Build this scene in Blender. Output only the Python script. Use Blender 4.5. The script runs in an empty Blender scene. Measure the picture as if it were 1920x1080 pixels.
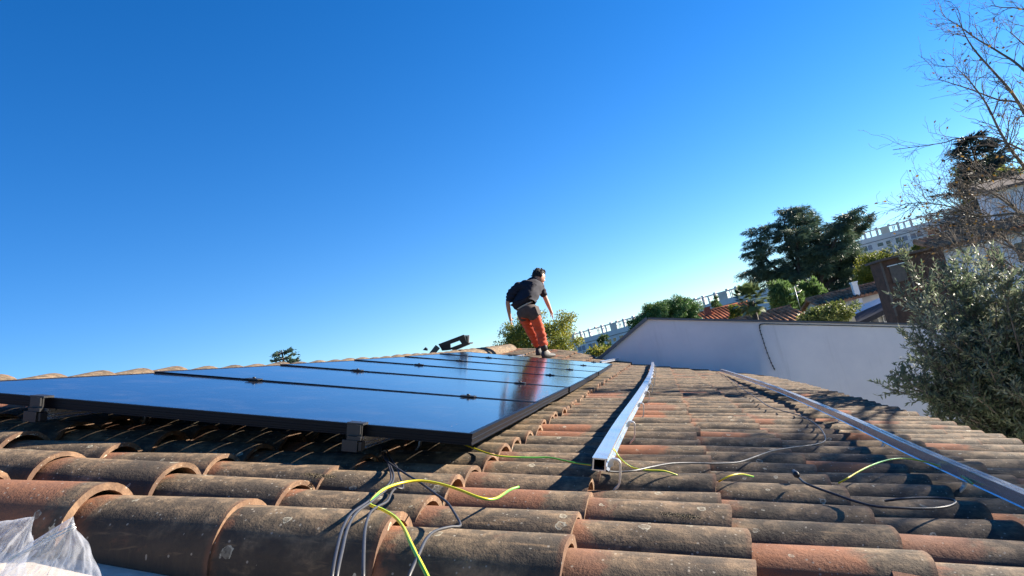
import bpy, math, random
import numpy as np
from mathutils import Vector, Matrix, noise

random.seed(7)
rng = np.random.default_rng(7)
SC = bpy.context.scene
COL = SC.collection

# ------------------------------------------------------------------ frames
# roof frame: +X down the slope, +Y along the ridge, +Z out of the roof; world = Ry(TH) of it
TH = math.radians(17.3)
M = Matrix.Rotation(TH, 4, 'Y')
M3 = np.array(M.to_3x3())
FPX = 1400.0                                   # focal length in pixels of a 1920 wide picture
yaw, pitch, roll = 0.1892, 0.0634, 0.0596
cpos = np.array([0.508, -2.171, 0.296])        # camera, roof frame
fw = np.array([-math.sin(yaw)*math.cos(pitch), math.cos(yaw)*math.cos(pitch), math.sin(pitch)])
r0 = np.cross(fw, [0, 0, 1.0]); r0 /= np.linalg.norm(r0)
u0 = np.cross(r0, fw)
cr = r0*math.cos(roll)+u0*math.sin(roll)
cu = u0*math.cos(roll)-r0*math.sin(roll)
W_C, W_F, W_R, W_U = M3@cpos, M3@fw, M3@cr, M3@cu

def V(a): return Vector([float(q) for q in a])
def rw(x, y, z): return M3@np.array([x, y, z], float)            # roof -> world
def rray(px, py): return fw+cr*((px-960)/FPX)-cu*((py-540)/FPX)
def wray(px, py): return W_F+W_R*((px-960)/FPX)-W_U*((py-540)/FPX)
def at(px, py, d): return W_C+wray(px, py)*d                      # world point at depth d
def at_y(px, py, Y): r = wray(px, py); return W_C+r*((Y-W_C[1])/r[1])
def at_z(px, py, Z): r = wray(px, py); return W_C+r*((Z-W_C[2])/r[2])
def on_roof(px, py, z):                                           # roof coords on plane z
    r = rray(px, py); return cpos+r*((z-cpos[2])/r[2])
def proj_roof(P):
    d = np.asarray(P, float)-cpos; zf = d@fw
    return 960+FPX*(d@cr)/zf, 540-FPX*(d@cu)/zf, zf

# ------------------------------------------------------------------ camera, sky, sun
cam_d = bpy.data.cameras.new('camera'); cam = bpy.data.objects.new('camera', cam_d); COL.objects.link(cam)
cam_d.sensor_width = 36.0; cam_d.lens = 36.0*FPX/1920; cam_d.clip_start = 0.05; cam_d.clip_end = 3000
mw = Matrix.Identity(4)
for i in range(3):
    mw[i][0] = W_R[i]; mw[i][1] = W_U[i]; mw[i][2] = -W_F[i]; mw[i][3] = W_C[i]
cam.matrix_world = mw
SC.camera = cam

sdir = M3@np.array([1.26, 0.88, 1.0]); sdir /= np.linalg.norm(sdir)
SUN_EL = math.asin(sdir[2]); SUN_AZ = math.atan2(sdir[0], sdir[1])
world = bpy.data.worlds.new('World'); SC.world = world; world.use_nodes = True
nt = world.node_tree; nt.nodes.clear()
wo = nt.nodes.new('ShaderNodeOutputWorld'); bg = nt.nodes.new('ShaderNodeBackground')
sky = nt.nodes.new('ShaderNodeTexSky'); sky.sky_type = 'NISHITA'; sky.sun_disc = False
sky.sun_elevation = SUN_EL; sky.sun_rotation = SUN_AZ
sky.air_density = 0.9; sky.dust_density = 0.0; sky.ozone_density = 4.0; sky.altitude = 150
bg.inputs['Strength'].default_value = 0.056
hs = nt.nodes.new('ShaderNodeHueSaturation'); hs.inputs['Saturation'].default_value = 1.27; hs.inputs['Hue'].default_value = 0.509
nt.links.new(sky.outputs[0], hs.inputs['Color']); nt.links.new(hs.outputs[0], bg.inputs['Color']); nt.links.new(bg.outputs[0], wo.inputs[0])
sl = bpy.data.lights.new('sun', 'SUN'); sl.energy = 5.0; sl.angle = math.radians(0.53); sl.color = (1.0, 0.90, 0.76)
so = bpy.data.objects.new('sun', sl); COL.objects.link(so); so.location = (20, 20, 20)
so.rotation_euler = V(sdir).to_track_quat('Z', 'Y').to_euler()
SC.view_settings.view_transform = 'Standard'; SC.view_settings.look = 'None'
SC.view_settings.exposure = 2.0; SC.view_settings.gamma = 1.0; SC.view_settings.use_curve_mapping = False
SC.cycles.max_bounces = 6; SC.cycles.transparent_max_bounces = 12

# ------------------------------------------------------------------ materials
def new_mat(name):
    m = bpy.data.materials.new(name); m.use_nodes = True; m.use_transparent_shadow = True
    t = m.node_tree; t.nodes.clear()
    o = t.nodes.new('ShaderNodeOutputMaterial'); b = t.nodes.new('ShaderNodeBsdfPrincipled')
    t.links.new(b.outputs[0], o.inputs[0])
    return m, t, b
def nd(t, typ, **k):
    n = t.nodes.new(typ)
    for a, v in k.items():
        if a in n.inputs.keys(): n.inputs[a].default_value = v
        else: setattr(n, a, v)
    return n
def mixc(t, fac, a, b, mode='MIX'):
    n = t.nodes.new('ShaderNodeMix'); n.data_type = 'RGBA'; n.blend_type = mode; n.clamp_factor = True
    for sock, v in ((n.inputs[0], fac), (n.inputs[6], a), (n.inputs[7], b)):
        if hasattr(v, 'is_output') or hasattr(v, 'links'): t.links.new(v, sock)
        elif isinstance(v, (int, float)): sock.default_value = v
        else: sock.default_value = (*v, 1.0) if len(v) == 3 else v
    return n.outputs[2]
def mth(t, op, a, b=None, c=None):
    n = t.nodes.new('ShaderNodeMath'); n.operation = op
    for i, v in enumerate((a, b, c)):
        if v is None: continue
        if hasattr(v, 'links'): t.links.new(v, n.inputs[i])
        else: n.inputs[i].default_value = v
    return n.outputs[0]
def sstep(t, v, lo, hi):
    n = t.nodes.new('ShaderNodeMapRange'); n.interpolation_type = 'SMOOTHSTEP'
    t.links.new(v, n.inputs[0]); n.inputs[1].default_value = lo; n.inputs[2].default_value = hi
    return n.outputs[0]
def simple(name, col, rough=0.7, metal=0.0, var=0.15, scale=8.0, bump=0.0, spec=0.5, coords='Object'):
    m, t, b = new_mat(name)
    tc = nd(t, 'ShaderNodeTexCoord'); nz = nd(t, 'ShaderNodeTexNoise', Scale=scale, Detail=6.0, Roughness=0.6)
    t.links.new(tc.outputs[coords], nz.inputs['Vector'])
    lo = tuple(c*(1-var) for c in col); hi = tuple(min(1, c*(1+var)) for c in col)
    c = mixc(t, sstep(t, nz.outputs[0], 0.3, 0.7), lo, hi)
    t.links.new(c, b.inputs['Base Color'])
    b.inputs['Roughness'].default_value = rough; b.inputs['Metallic'].default_value = metal
    b.inputs['Specular IOR Level'].default_value = spec
    if bump:
        bp = nd(t, 'ShaderNodeBump', Strength=bump, Distance=0.01); t.links.new(nz.outputs[0], bp.inputs['Height'])
        t.links.new(bp.outputs[0], b.inputs['Normal'])
    return m

def tile_material(name, fresh=0.19, shade_bias=0.0):
    """fired clay under lichen: terracotta where the tile above used to cover it, grey brown crust elsewhere"""
    m, t, b = new_mat(name)
    uv = nd(t, 'ShaderNodeUVMap'); uv.uv_map = 'UVMap'
    g = nd(t, 'ShaderNodeAttribute'); g.attribute_type = 'GEOMETRY'; g.attribute_name = 'rnd'
    o = nd(t, 'ShaderNodeAttribute'); o.attribute_type = 'OBJECT'; o.attribute_name = 'tone'
    rnd = mth(t, 'ADD', g.outputs['Fac'], o.outputs['Fac'])
    sp = nd(t, 'ShaderNodeSeparateXYZ'); t.links.new(uv.outputs[0], sp.inputs[0])
    u, v = sp.outputs[0], sp.outputs[1]
    cb = nd(t, 'ShaderNodeCombineXYZ')
    t.links.new(mth(t, 'MULTIPLY', u, 0.44), cb.inputs[0]); t.links.new(mth(t, 'MULTIPLY', v, 0.30), cb.inputs[1])
    t.links.new(mth(t, 'MULTIPLY', rnd, 37.0), cb.inputs[2])
    vec = cb.outputs[0]
    def nz(scale, det=6.0, rough=0.6, dist=0.0):
        n = nd(t, 'ShaderNodeTexNoise', Scale=scale, Detail=det, Roughness=rough, Distortion=dist); t.links.new(vec, n.inputs['Vector']); return n.outputs[0]
    cb2 = nd(t, 'ShaderNodeCombineXYZ')
    t.links.new(mth(t, 'MULTIPLY', u, 0.07), cb2.inputs[0]); t.links.new(mth(t, 'MULTIPLY', v, 0.30), cb2.inputs[1]); t.links.new(mth(t, 'MULTIPLY', rnd, 61.0), cb2.inputs[2])
    ns = nd(t, 'ShaderNodeTexNoise', Scale=42.0, Detail=6.0, Roughness=.62, Distortion=.5); t.links.new(cb2.outputs[0], ns.inputs['Vector']); n5 = ns.outputs[0]
    n1, n2, n3, n4 = nz(7, 5, .6, .4), nz(26, 6, .65), nz(110, 4, .7), nz(15, 5, .65, .6)
    rr = nd(t, 'ShaderNodeTexWhiteNoise'); rr.noise_dimensions = '1D'; t.links.new(rnd, rr.inputs['W'])
    r2 = rr.outputs[0]
    # crust colour, per tile from olive grey to brown
    crust = mixc(t, r2, (0.104, 0.079, 0.050), (0.142, 0.094, 0.057))
    crust = mixc(t, sstep(t, n2, .40, .62), mixc(t, 0.6, crust, (0.048, 0.040, 0.030)), mixc(t, 0.30, crust, (0.34, 0.235, 0.14)))
    crust = mixc(t, mth(t, 'MULTIPLY', sstep(t, n3, .5, .75), .34), crust, (0.27, 0.195, 0.12))
    # black lichen in patches, plus shade painted onto the side away from the sun
    side = mth(t, 'MULTIPLY', mth(t, 'SUBTRACT', 0.5, v), 0.35+shade_bias)
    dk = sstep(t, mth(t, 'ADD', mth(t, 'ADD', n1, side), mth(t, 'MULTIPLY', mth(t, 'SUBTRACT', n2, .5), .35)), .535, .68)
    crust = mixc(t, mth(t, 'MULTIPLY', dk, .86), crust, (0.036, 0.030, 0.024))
    crust = mixc(t, mth(t, 'MULTIPLY', sstep(t, n5, .50, .66), .55), crust, (0.050, 0.038, 0.026))
    crust = mixc(t, mth(t, 'MULTIPLY', mth(t, 'SUBTRACT', 1.0, sstep(t, n5, .30, .45)), .50), crust, (0.29, 0.19, 0.105))
    clay = mixc(t, r2, (0.27, 0.098, 0.042), (0.175, 0.082, 0.046))
    clay = mixc(t, sstep(t, n2, .35, .7), mixc(t, 0.35, clay, (0.10, 0.06, 0.045)), clay)
    # terracotta zone: upper end, plus bare tiles
    hi = sstep(t, rnd, .86, .93)
    edge = mth(t, 'ADD', u, mth(t, 'MULTIPLY', mth(t, 'SUBTRACT', n4, .5), .42))
    lim = mth(t, 'ADD', fresh, mth(t, 'ADD', mth(t, 'MULTIPLY', hi, .55), mth(t, 'MULTIPLY', mth(t, 'SUBTRACT', r2, .5), .26)))
    bare = mth(t, 'SUBTRACT', 1.0, sstep(t, mth(t, 'SUBTRACT', edge, lim), -.05, .06))
    rub = mth(t, 'MULTIPLY', sstep(t, n4, .60, .74), .28)           # rubbed places elsewhere
    lip = sstep(t, u, .965, .99)                                     # chipped lower edge shows clay
    col = mixc(t, mth(t, 'MULTIPLY', mth(t, 'MAXIMUM', mth(t, 'MAXIMUM', mth(t, 'MULTIPLY', bare, .92), rub), mth(t, 'MULTIPLY', lip, .30)), 1.0), crust, clay)
    # pale lichen discs and rings, sparse
    vo = nd(t, 'ShaderNodeTexVoronoi', Scale=21.0, Randomness=1.0); vo.feature = 'F1'
    wv = nd(t, 'ShaderNodeVectorMath'); wv.operation = 'ADD'
    nv = nd(t, 'ShaderNodeTexNoise', Scale=60.0, Detail=3.0); t.links.new(vec, nv.inputs['Vector'])
    sc = nd(t, 'ShaderNodeVectorMath'); sc.operation = 'SCALE'; t.links.new(nv.outputs[1], sc.inputs[0]); sc.inputs['Scale'].default_value = .018
    t.links.new(vec, wv.inputs[0]); t.links.new(sc.outputs[0], wv.inputs[1]); t.links.new(wv.outputs[0], vo.inputs['Vector'])
    sepc = nd(t, 'ShaderNodeSeparateColor'); t.links.new(vo.outputs['Color'], sepc.inputs[0])
    has = mth(t, 'GREATER_THAN', sepc.outputs[0], .80)
    rad = mth(t, 'ADD', .07, mth(t, 'MULTIPLY', sepc.outputs[1], .22))
    dd = mth(t, 'DIVIDE', vo.outputs['Distance'], rad)
    ring = mth(t, 'MULTIPLY', mth(t, 'LESS_THAN', dd, 1.0), mth(t, 'ADD', .28, mth(t, 'MULTIPLY', sstep(t, dd, .62, .95), .62)))
    col = mixc(t, mth(t, 'MULTIPLY', mth(t, 'MULTIPLY', ring, has), sstep(t, n3, .30, .55)), col, (0.40, 0.37, 0.28))
    # fine pale specks
    vs = nd(t, 'ShaderNodeTexVoronoi', Scale=95.0); t.links.new(vec, vs.inputs['Vector'])
    ss = nd(t, 'ShaderNodeSeparateColor'); t.links.new(vs.outputs['Color'], ss.inputs[0])
    spk = mth(t, 'MULTIPLY', mth(t, 'GREATER_THAN', ss.outputs[0], .84), mth(t, 'LESS_THAN', vs.outputs['Distance'], .24))
    col = mixc(t, mth(t, 'MULTIPLY', spk, .55), col, (0.36, 0.32, 0.26))
    t.links.new(col, b.inputs['Base Color'])
    b.inputs['Roughness'].default_value = 0.88; b.inputs['Specular IOR Level'].default_value = 0.3
    bp = nd(t, 'ShaderNodeBump', Strength=0.55, Distance=0.006)
    hgt = mth(t, 'ADD', mth(t, 'MULTIPLY', n2, .7), mth(t, 'MULTIPLY', n3, .5)); t.links.new(hgt, bp.inputs['Height'])
    t.links.new(bp.outputs[0], b.inputs['Normal'])
    return m

def leaf_material(name, cols, trans=0.30, rough=0.55, spec=0.4):
    m, t, b = new_mat(name)
    out = [n for n in t.nodes if n.type == 'OUTPUT_MATERIAL'][0]
    g = nd(t, 'ShaderNodeAttribute'); g.attribute_type = 'GEOMETRY'; g.attribute_name = 'rnd'
    cr_ = nd(t, 'ShaderNodeValToRGB'); t.links.new(g.outputs['Fac'], cr_.inputs[0])
    e = cr_.color_ramp.elements
    while len(e) < len(cols): e.new(0.5)
    for i, c in enumerate(cols):
        e[i].position = i/(len(cols)-1); e[i].color = (*c, 1)
    t.links.new(cr_.outputs[0], b.inputs['Base Color']); b.inputs['Roughness'].default_value = rough
    b.inputs['Specular IOR Level'].default_value = spec
    tr = nd(t, 'ShaderNodeBsdfTranslucent'); t.links.new(cr_.outputs[0], tr.inputs[0])
    mx = nd(t, 'ShaderNodeMixShader'); mx.inputs[0].default_value = trans
    t.links.new(b.outputs[0], mx.inputs[1]); t.links.new(tr.outputs[0], mx.inputs[2]); t.links.new(mx.outputs[0], out.inputs[0])
    return m

MT = {}
MT['tile'] = tile_material('lichened_clay_tile')
MT['verge_tile'] = tile_material('verge_clay_tile', fresh=0.27, shade_bias=0.22)
MT['ridge'] = tile_material('ridge_clay_tile', fresh=0.12, shade_bias=-0.5)
MT['deck'] = simple('roof_boards', (0.05, 0.035, 0.028), 0.95, var=.3)
MT['mortar'] = simple('grey_mortar', (0.52, 0.44, 0.36), 0.9, var=.12, scale=30, bump=.2)
MT['render'] = simple('house_render', (0.55, 0.52, 0.47), 0.9, var=.06, scale=3)
MT['black_alu'] = simple('black_anodised_frame', (0.004, 0.0045, 0.007), 0.42, 0.0, var=.1, spec=.16)
MT['alu_side'] = simple('dark_anodised_side', (0.05, 0.05, 0.052), 0.40, 0.4, var=.2, scale=14)
MT['black_plastic'] = simple('black_plastic', (0.012, 0.012, 0.013), 0.45, var=.1)
MT['steel'] = simple('stainless_steel', (0.52, 0.50, 0.48), 0.38, 0.9, var=.15, scale=30)

def alu():
    m, t, b = new_mat('mill_aluminium')
    tc = nd(t, 'ShaderNodeTexCoord'); mp = nd(t, 'ShaderNodeMapping'); mp.inputs['Scale'].default_value = (60, 1.6, 60)
    t.links.new(tc.outputs['Object'], mp.inputs[0])
    n = nd(t, 'ShaderNodeTexNoise', Scale=3.0, Detail=5.0); t.links.new(mp.outputs[0], n.inputs['Vector'])
    n2 = nd(t, 'ShaderNodeTexNoise', Scale=9.0, Detail=5.0); t.links.new(tc.outputs['Object'], n2.inputs['Vector'])
    c = mixc(t, n.outputs[0], (0.46, 0.49, 0.54), (0.68, 0.71, 0.76)); c = mixc(t, mth(t, 'MULTIPLY', sstep(t, n2.outputs[0], .55, .75), .5), c, (0.42, 0.41, 0.40))
    t.links.new(c, b.inputs['Base Color']); b.inputs['Metallic'].default_value = .80
    rr = nd(t, 'ShaderNodeMapRange'); t.links.new(n2.outputs[0], rr.inputs[0]); rr.inputs[3].default_value = .15; rr.inputs[4].default_value = .34
    t.links.new(rr.outputs[0], b.inputs['Roughness'])
    return m
MT['alu'] = alu()

def panel_glass():
    m = bpy.data.materials.new('panel_cover_glass'); m.use_nodes = True; m.use_transparent_shadow = True; t = m.node_tree; t.nodes.clear()
    out = t.nodes.new('ShaderNodeOutputMaterial'); mx = t.nodes.new('ShaderNodeMixShader')
    tr = t.nodes.new('ShaderNodeBsdfTransparent'); gl = t.nodes.new('ShaderNodeBsdfGlossy'); fr = t.nodes.new('ShaderNodeFresnel'); fr.inputs['IOR'].default_value = 1.5
    ge = t.nodes.new('ShaderNodeNewGeometry')     # a thin sheet reflects alike from both faces
    t.links.new(mth(t, 'SUBTRACT', 1.65, mth(t, 'MULTIPLY', ge.outputs['Backfacing'], 1.65-1/1.65)), fr.inputs['IOR'])
    tc = nd(t, 'ShaderNodeTexCoord')
    n = nd(t, 'ShaderNodeTexNoise', Scale=5.0, Detail=6.0, Roughness=.7); t.links.new(tc.outputs['Object'], n.inputs['Vector'])
    mp = nd(t, 'ShaderNodeMapping'); mp.inputs['Scale'].default_value = (1.2, 60, 1); t.links.new(tc.outputs['Object'], mp.inputs[0])
    n2 = nd(t, 'ShaderNodeTexNoise', Scale=2.0, Detail=4.0); t.links.new(mp.outputs[0], n2.inputs['Vector'])
    rr = nd(t, 'ShaderNodeMapRange'); t.links.new(mth(t, 'MULTIPLY', mth(t, 'ADD', n.outputs[0], n2.outputs[0]), .5), rr.inputs[0]); rr.inputs[1].default_value = .3; rr.inputs[2].default_value = .7
    rr.inputs[3].default_value = .07; rr.inputs[4].default_value = .13
    t.links.new(rr.outputs[0], gl.inputs['Roughness']); gl.inputs['Color'].default_value = (.92, .95, 1, 1)
    bp = nd(t, 'ShaderNodeBump', Strength=.03, Distance=.002); t.links.new(n2.outputs[0], bp.inputs['Height']); t.links.new(bp.outputs[0], gl.inputs['Normal'])
    t.links.new(fr.outputs[0], mx.inputs[0]); t.links.new(tr.outputs[0], mx.inputs[1]); t.links.new(gl.outputs[0], mx.inputs[2]); df = t.nodes.new('ShaderNodeBsdfDiffuse'); df.inputs[0].default_value = (.45, .42, .38, 1); m3 = t.nodes.new('ShaderNodeMixShader')
    t.links.new(mth(t, 'ADD', .004, mth(t, 'MULTIPLY', sstep(t, n.outputs[0], .45, .8), .035)), m3.inputs[0]); t.links.new(mx.outputs[0], m3.inputs[1]); t.links.new(df.outputs[0], m3.inputs[2])
    t.links.new(m3.outputs[0], out.inputs[0])
    return m
MT['panel_glass'] = panel_glass()
MT['cells'] = simple('black_cells', (0.006, 0.008, 0.014), .9, var=.3, spec=.0)


# ------------------------------------------------------------------ object helpers
def tag(o, label=None, cat=None, group=None, kind=None):
    if label: o['label'] = label
    if cat: o['category'] = cat
    if group: o['group'] = group
    if kind: o['kind'] = kind
    return o
def empty(name, loc, label, cat, group=None):
    o = bpy.data.objects.new(name, None); COL.objects.link(o); o.location = V(loc); o.empty_display_size = .2
    return tag(o, label, cat, group)
def place(o, parent=None):
    COL.objects.link(o)
    if parent is not None:
        o.parent = parent
        mwp = Matrix.Translation(parent.location) if parent.type == 'EMPTY' else Matrix.Identity(4)
        o.matrix_parent_inverse = mwp.inverted()
    return o

class MB:
    """collects shapes in world coordinates and links them as one mesh object"""
    def __init__(s): s.v = []; s.f = []; s.mi = []; s.uv = None; s.sm = []
    def add(s, vs, fs, mi=0, smooth=False):
        b = len(s.v); s.v.extend([tuple(float(c) for c in q) for q in vs])
        for f in fs: s.f.append([b+i for i in f]); s.mi.append(mi); s.sm.append(smooth)
    def box(s, c, ax, ay, az, mi=0):
        c, ax, ay, az = (np.asarray(q, float) for q in (c, ax, ay, az))
        vs = [c+i*ax+j*ay+k*az for i in (-1, 1) for j in (-1, 1) for k in (-1, 1)]
        s.add(vs, [(0, 1, 3, 2), (4, 6, 7, 5), (0, 4, 5, 1), (2, 3, 7, 6), (0, 2, 6, 4), (1, 5, 7, 3)], mi)
    def abox(s, lo, hi, F=None, mi=0):
        lo, hi = np.array(lo, float), np.array(hi, float); c = (lo+hi)/2; h = (hi-lo)/2
        R = np.eye(3) if F is None else F
        s.box(R@c, R[:, 0]*h[0], R[:, 1]*h[1], R[:, 2]*h[2], mi)
    def tube(s, pts, rad, n=6, mi=0, smooth=True, cap=True):
        pts = [np.asarray(p, float) for p in pts]
        rad = rad if hasattr(rad, '__len__') else [rad]*len(pts)
        b = len(s.v); prev = None
        for i, p in enumerate(pts):
            d = pts[min(i+1, len(pts)-1)]-pts[max(i-1, 0)]; d = d/(np.linalg.norm(d)+1e-9)
            a = np.array([0, 0, 1.0]) if abs(d[2]) < .9 else np.array([1.0, 0, 0])
            if prev is not None: a = prev
            x = a-d*(a@d); x /= (np.linalg.norm(x)+1e-9); y = np.cross(d, x); prev = x
            for k in range(n):
                t = 2*math.pi*k/n; q = p+rad[i]*(x*math.cos(t)+y*math.sin(t)); s.v.append(tuple(q))
        for i in range(len(pts)-1):
            for k in range(n):
                s.f.append([b+i*n+k, b+i*n+(k+1) % n, b+(i+1)*n+(k+1) % n, b+(i+1)*n+k]); s.mi.append(mi); s.sm.append(smooth)
        if cap:
            s.f.append([b+k for k in range(n)][::-1]); s.mi.append(mi); s.sm.append(False)
            s.f.append([b+(len(pts)-1)*n+k for k in range(n)]); s.mi.append(mi); s.sm.append(False)
    def mesh(s, name, mats):
        me = bpy.data.meshes.new(name); me.from_pydata(s.v, [], s.f)
        for m in (mats if isinstance(mats, (list, tuple)) else [mats]): me.materials.append(m)
        me.polygons.foreach_set('material_index', s.mi); me.polygons.foreach_set('use_smooth', s.sm)
        me.update(); return me
    def obj(s, name, mats, parent=None): return place(bpy.data.objects.new(name, s.mesh(name, mats)), parent)

def spline(pts, n=8):
    P = [np.asarray(p, float) for p in pts]; P = [2*P[0]-P[1]]+P+[2*P[-1]-P[-2]]; out = []
    for i in range(1, len(P)-2):
        for k in range(n):
            t = k/n; a, b, c, d = P[i-1:i+3]
            out.append(.5*((2*b)+(-a+c)*t+(2*a-5*b+4*c-d)*t*t+(-a+3*b-3*c+d)*t**3))
    out.append(P[-2]); return out

def quads_mesh(name, base, dirv, side, length, width, mat, rnd=None, fold=None):
    """N pointed leaves as one mesh; base, dirv, side are (N,3)"""
    N = len(base); L = np.broadcast_to(np.asarray(length, float), (N,))[:, None]; Wd = np.broadcast_to(np.asarray(width, float), (N,))[:, None]
    nrm = np.cross(dirv, side)
    v = np.empty((N, 4, 3)); v[:, 0] = base; v[:, 2] = base+dirv*L
    v[:, 1] = base+dirv*L*.45+side*Wd*.5+nrm*Wd*.12; v[:, 3] = base+dirv*L*.45-side*Wd*.5+nrm*Wd*.12
    me = bpy.data.meshes.new(name); me.vertices.add(N*4); me.vertices.foreach_set('co', v.reshape(-1))
    me.loops.add(N*4); me.loops.foreach_set('vertex_index', np.arange(N*4, dtype=np.int32))
    me.polygons.add(N); me.polygons.foreach_set('loop_start', np.arange(N, dtype=np.int32)*4)
    at_ = me.attributes.new('rnd', 'FLOAT', 'POINT')
    rv = rng.random(N) if rnd is None else rnd
    at_.data.foreach_set('value', np.repeat(rv, 4).astype(np.float32))
    me.materials.append(mat); me.update(); me.validate(); return me
def rand_unit(n):
    a = rng.normal(size=(n, 3)); return a/np.linalg.norm(a, axis=1)[:, None]
def leaf_cloud(name, clumps, rad, per, length, width, mat, parent, dirbias=None, bias=0.0, flat=1.0, rndshift=None):
    clumps = np.asarray(clumps, float); rad = np.broadcast_to(np.asarray(rad, float), (len(clumps),))
    idx = np.repeat(np.arange(len(clumps)), per); N = len(idx)
    off = rand_unit(N)*(rng.random(N)**.5)[:, None]*rad[idx][:, None]; off[:, 2] *= flat
    base = clumps[idx]+off
    d = rand_unit(N)*(1-bias)
    d += off/(np.linalg.norm(off, axis=1)[:, None]+1e-6)*.5
    if dirbias is not None: d += np.asarray(dirbias)*bias
    d /= np.linalg.norm(d, axis=1)[:, None]
    s = np.cross(d, rand_unit(N)); s /= (np.linalg.norm(s, axis=1)[:, None]+1e-9)
    ls = length*(.65+.7*rng.random(N)); ws = width*(.7+.6*rng.random(N))
    cl = rng.random(len(clumps)) if rndshift is None else rndshift
    r = np.clip(.55*cl[idx]+.45*rng.random(N), 0, 1)
    me = quads_mesh(name, base, d, s, ls, ws, mat, r)
    return place(bpy.data.objects.new(name, me), parent)
def blob_clumps(c, rx, ry, rz, n, inner=.45):
    d = rand_unit(n); k = (inner+(1-inner)*rng.random(n)**.6)[:, None]
    bump = 1+.22*np.sin(3.1*d[:, :1]*2+1.7)*np.cos(2.7*d[:, 1:2]*2+d[:, 2:]*4)
    return np.asarray(c)+d*k*bump*np.array([rx, ry, rz])

MT['bark'] = simple('grey_bark', (0.145, 0.125, 0.105), 1.0, var=.35, scale=6, bump=.5, spec=.1)
MT['dark_bark'] = simple('dark_bark', (0.055, 0.045, 0.04), 0.95, var=.35, scale=6)

# ------------------------------------------------------------------ ground
GZ = -4.1
def build_ground():
    n = 60; xs = np.sign(np.linspace(-1, 1, n))*np.abs(np.linspace(-1, 1, n))**2*900
    vs = []; fs = []
    for j in range(n):
        for i in range(n):
            x, y = xs[i], xs[j]+60
            vs.append((x, y, gz((x, y))))
    for j in range(n-1):
        for i in range(n-1): fs.append((j*n+i, j*n+i+1, (j+1)*n+i+1, (j+1)*n+i))
    b = MB(); b.add(vs, fs, 0, True)
    m = simple('garden_soil_and_grass', (0.06, 0.07, 0.03), 0.95, var=.5, scale=.6)
    o = b.obj('ground', m); tag(o, 'garden ground below the roof rising gently towards the hillside', None, None, 'structure')
def gz(p): return GZ+min(3.0, max(0, p[1]-20)*.02)+.15*math.sin(p[0]*.13)*math.cos(p[1]*.11)
build_ground()

# ------------------------------------------------------------------ the tiled roof
ZC = -0.101                                     # crest plane of the cover tiles, roof frame
YF = 12.5                                       # far verge
_gx = [-2.8, -2.3, -.95, -.32, .3, .52, 1.8, 3.0]; _gv = [.187, .185, .16, .056, 0, -.013, -.03, -.09]
def zdev(x, y): return float(np.interp(x, _gx, _gv))*max(0.0, min(1.0, y/YF))**5
PITCH, EXPO = .232, .362
cols = [-.66, -.41, -.165, .06, .285]
while cols[-1] < YF-.12: cols.append(cols[-1]+PITCH)
def col_y(y0, x): return y0-.06*x*max(0.0, min(1.0, 1-y0/4.0))
RIDGE_X = lambda y: -2.6+.03*max(y, 0)
RIDGE_Z = lambda y: float(np.interp(y, [-1, 1, 4.6, 8.1, 12.5], [-.05, -.05, -.042, .008, .125]))

def tile_mesh(name, nseg, nlen, r_lo, r_hi, hh, length, th, mat, seed, skirt=0.0, inverted=False, raw=False, tilt=.015):
    rs = random.Random(seed); vs = []; uvs = []
    def ring(r, h, x, uu):
        a = []
        for k in range(nseg+1):
            t = -math.pi/2+math.pi*k/nseg
            w = 1+.012*noise.noise(Vector((seed*3.1+t*1.3, uu*2.5, 0)))
            y = r*math.sin(t)*w; z = h*(math.cos(t)-1)*w
            if skirt and k == 0: z -= skirt
            if inverted: z = -z
            a.append((x, y, z, uu, k/nseg))
        return a
    outer, inner = [], []
    for i in range(nlen+1):
        q = i/nlen; x = -length*(1-q); r = r_hi+(r_lo-r_hi)*q; h = hh*(r/r_lo)
        top = -(hh-h)-tilt*(1-q)
        xj = x+(.004*rs.uniform(-1, 1) if i == nlen else 0)
        outer.append([(p[0]+(.005*noise.noise(Vector((seed, p[4]*4, 1))) if i == nlen else 0), p[1], p[2]+top, p[3], p[4]) for p in ring(r, h, xj, q)])
        inner.append([(p[0], p[1], p[2]+top-th, p[3]+.045, p[4]) for p in ring(r-th, h-th*.2, xj, q)])
    allr = outer+inner; n1 = nseg+1
    for rg in allr: vs.extend(rg)
    fs = []; sm = []
    for i in range(nlen):
        for k in range(nseg):
            a = i*n1+k; fs.append((a, a+1, a+1+n1, a+n1)[::-1]); sm.append(True)
            b = (nlen+1+i)*n1+k; fs.append((b, b+1, b+1+n1, b+n1)); sm.append(True)
    for end, flip in ((nlen, False), (0, True)):
        for k in range(nseg):
            a = end*n1+k; b = (nlen+1+end)*n1+k; f = (a, a+1, b+1, b); f = f if flip else f[::-1]
            q = len(vs); vs.extend([vs[w] for w in f]); fs.append((q, q+1, q+2, q+3)); sm.append(False)
    for k in (0, nseg):
        for i in range(nlen):
            a = i*n1+k; b = (nlen+1+i)*n1+k; f = (a, a+n1, b+n1, b); f = f if k else f[::-1]
            q = len(vs); vs.extend([vs[w] for w in f]); fs.append((q, q+1, q+2, q+3)); sm.append(False)
    co = [v[:3] for v in vs]; uv = [(v[3], v[4]) for v in vs]
    if raw: return co, fs, uv, sm
    me = bpy.data.meshes.new(name); me.from_pydata(co, [], fs); me.materials.append(mat)
    ul = me.uv_layers.new(name='UVMap')
    for lp in me.loops: ul.data[lp.index].uv = uv[lp.vertex_index]
    me.polygons.foreach_set('use_smooth', sm); me.update()
    return me
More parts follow.
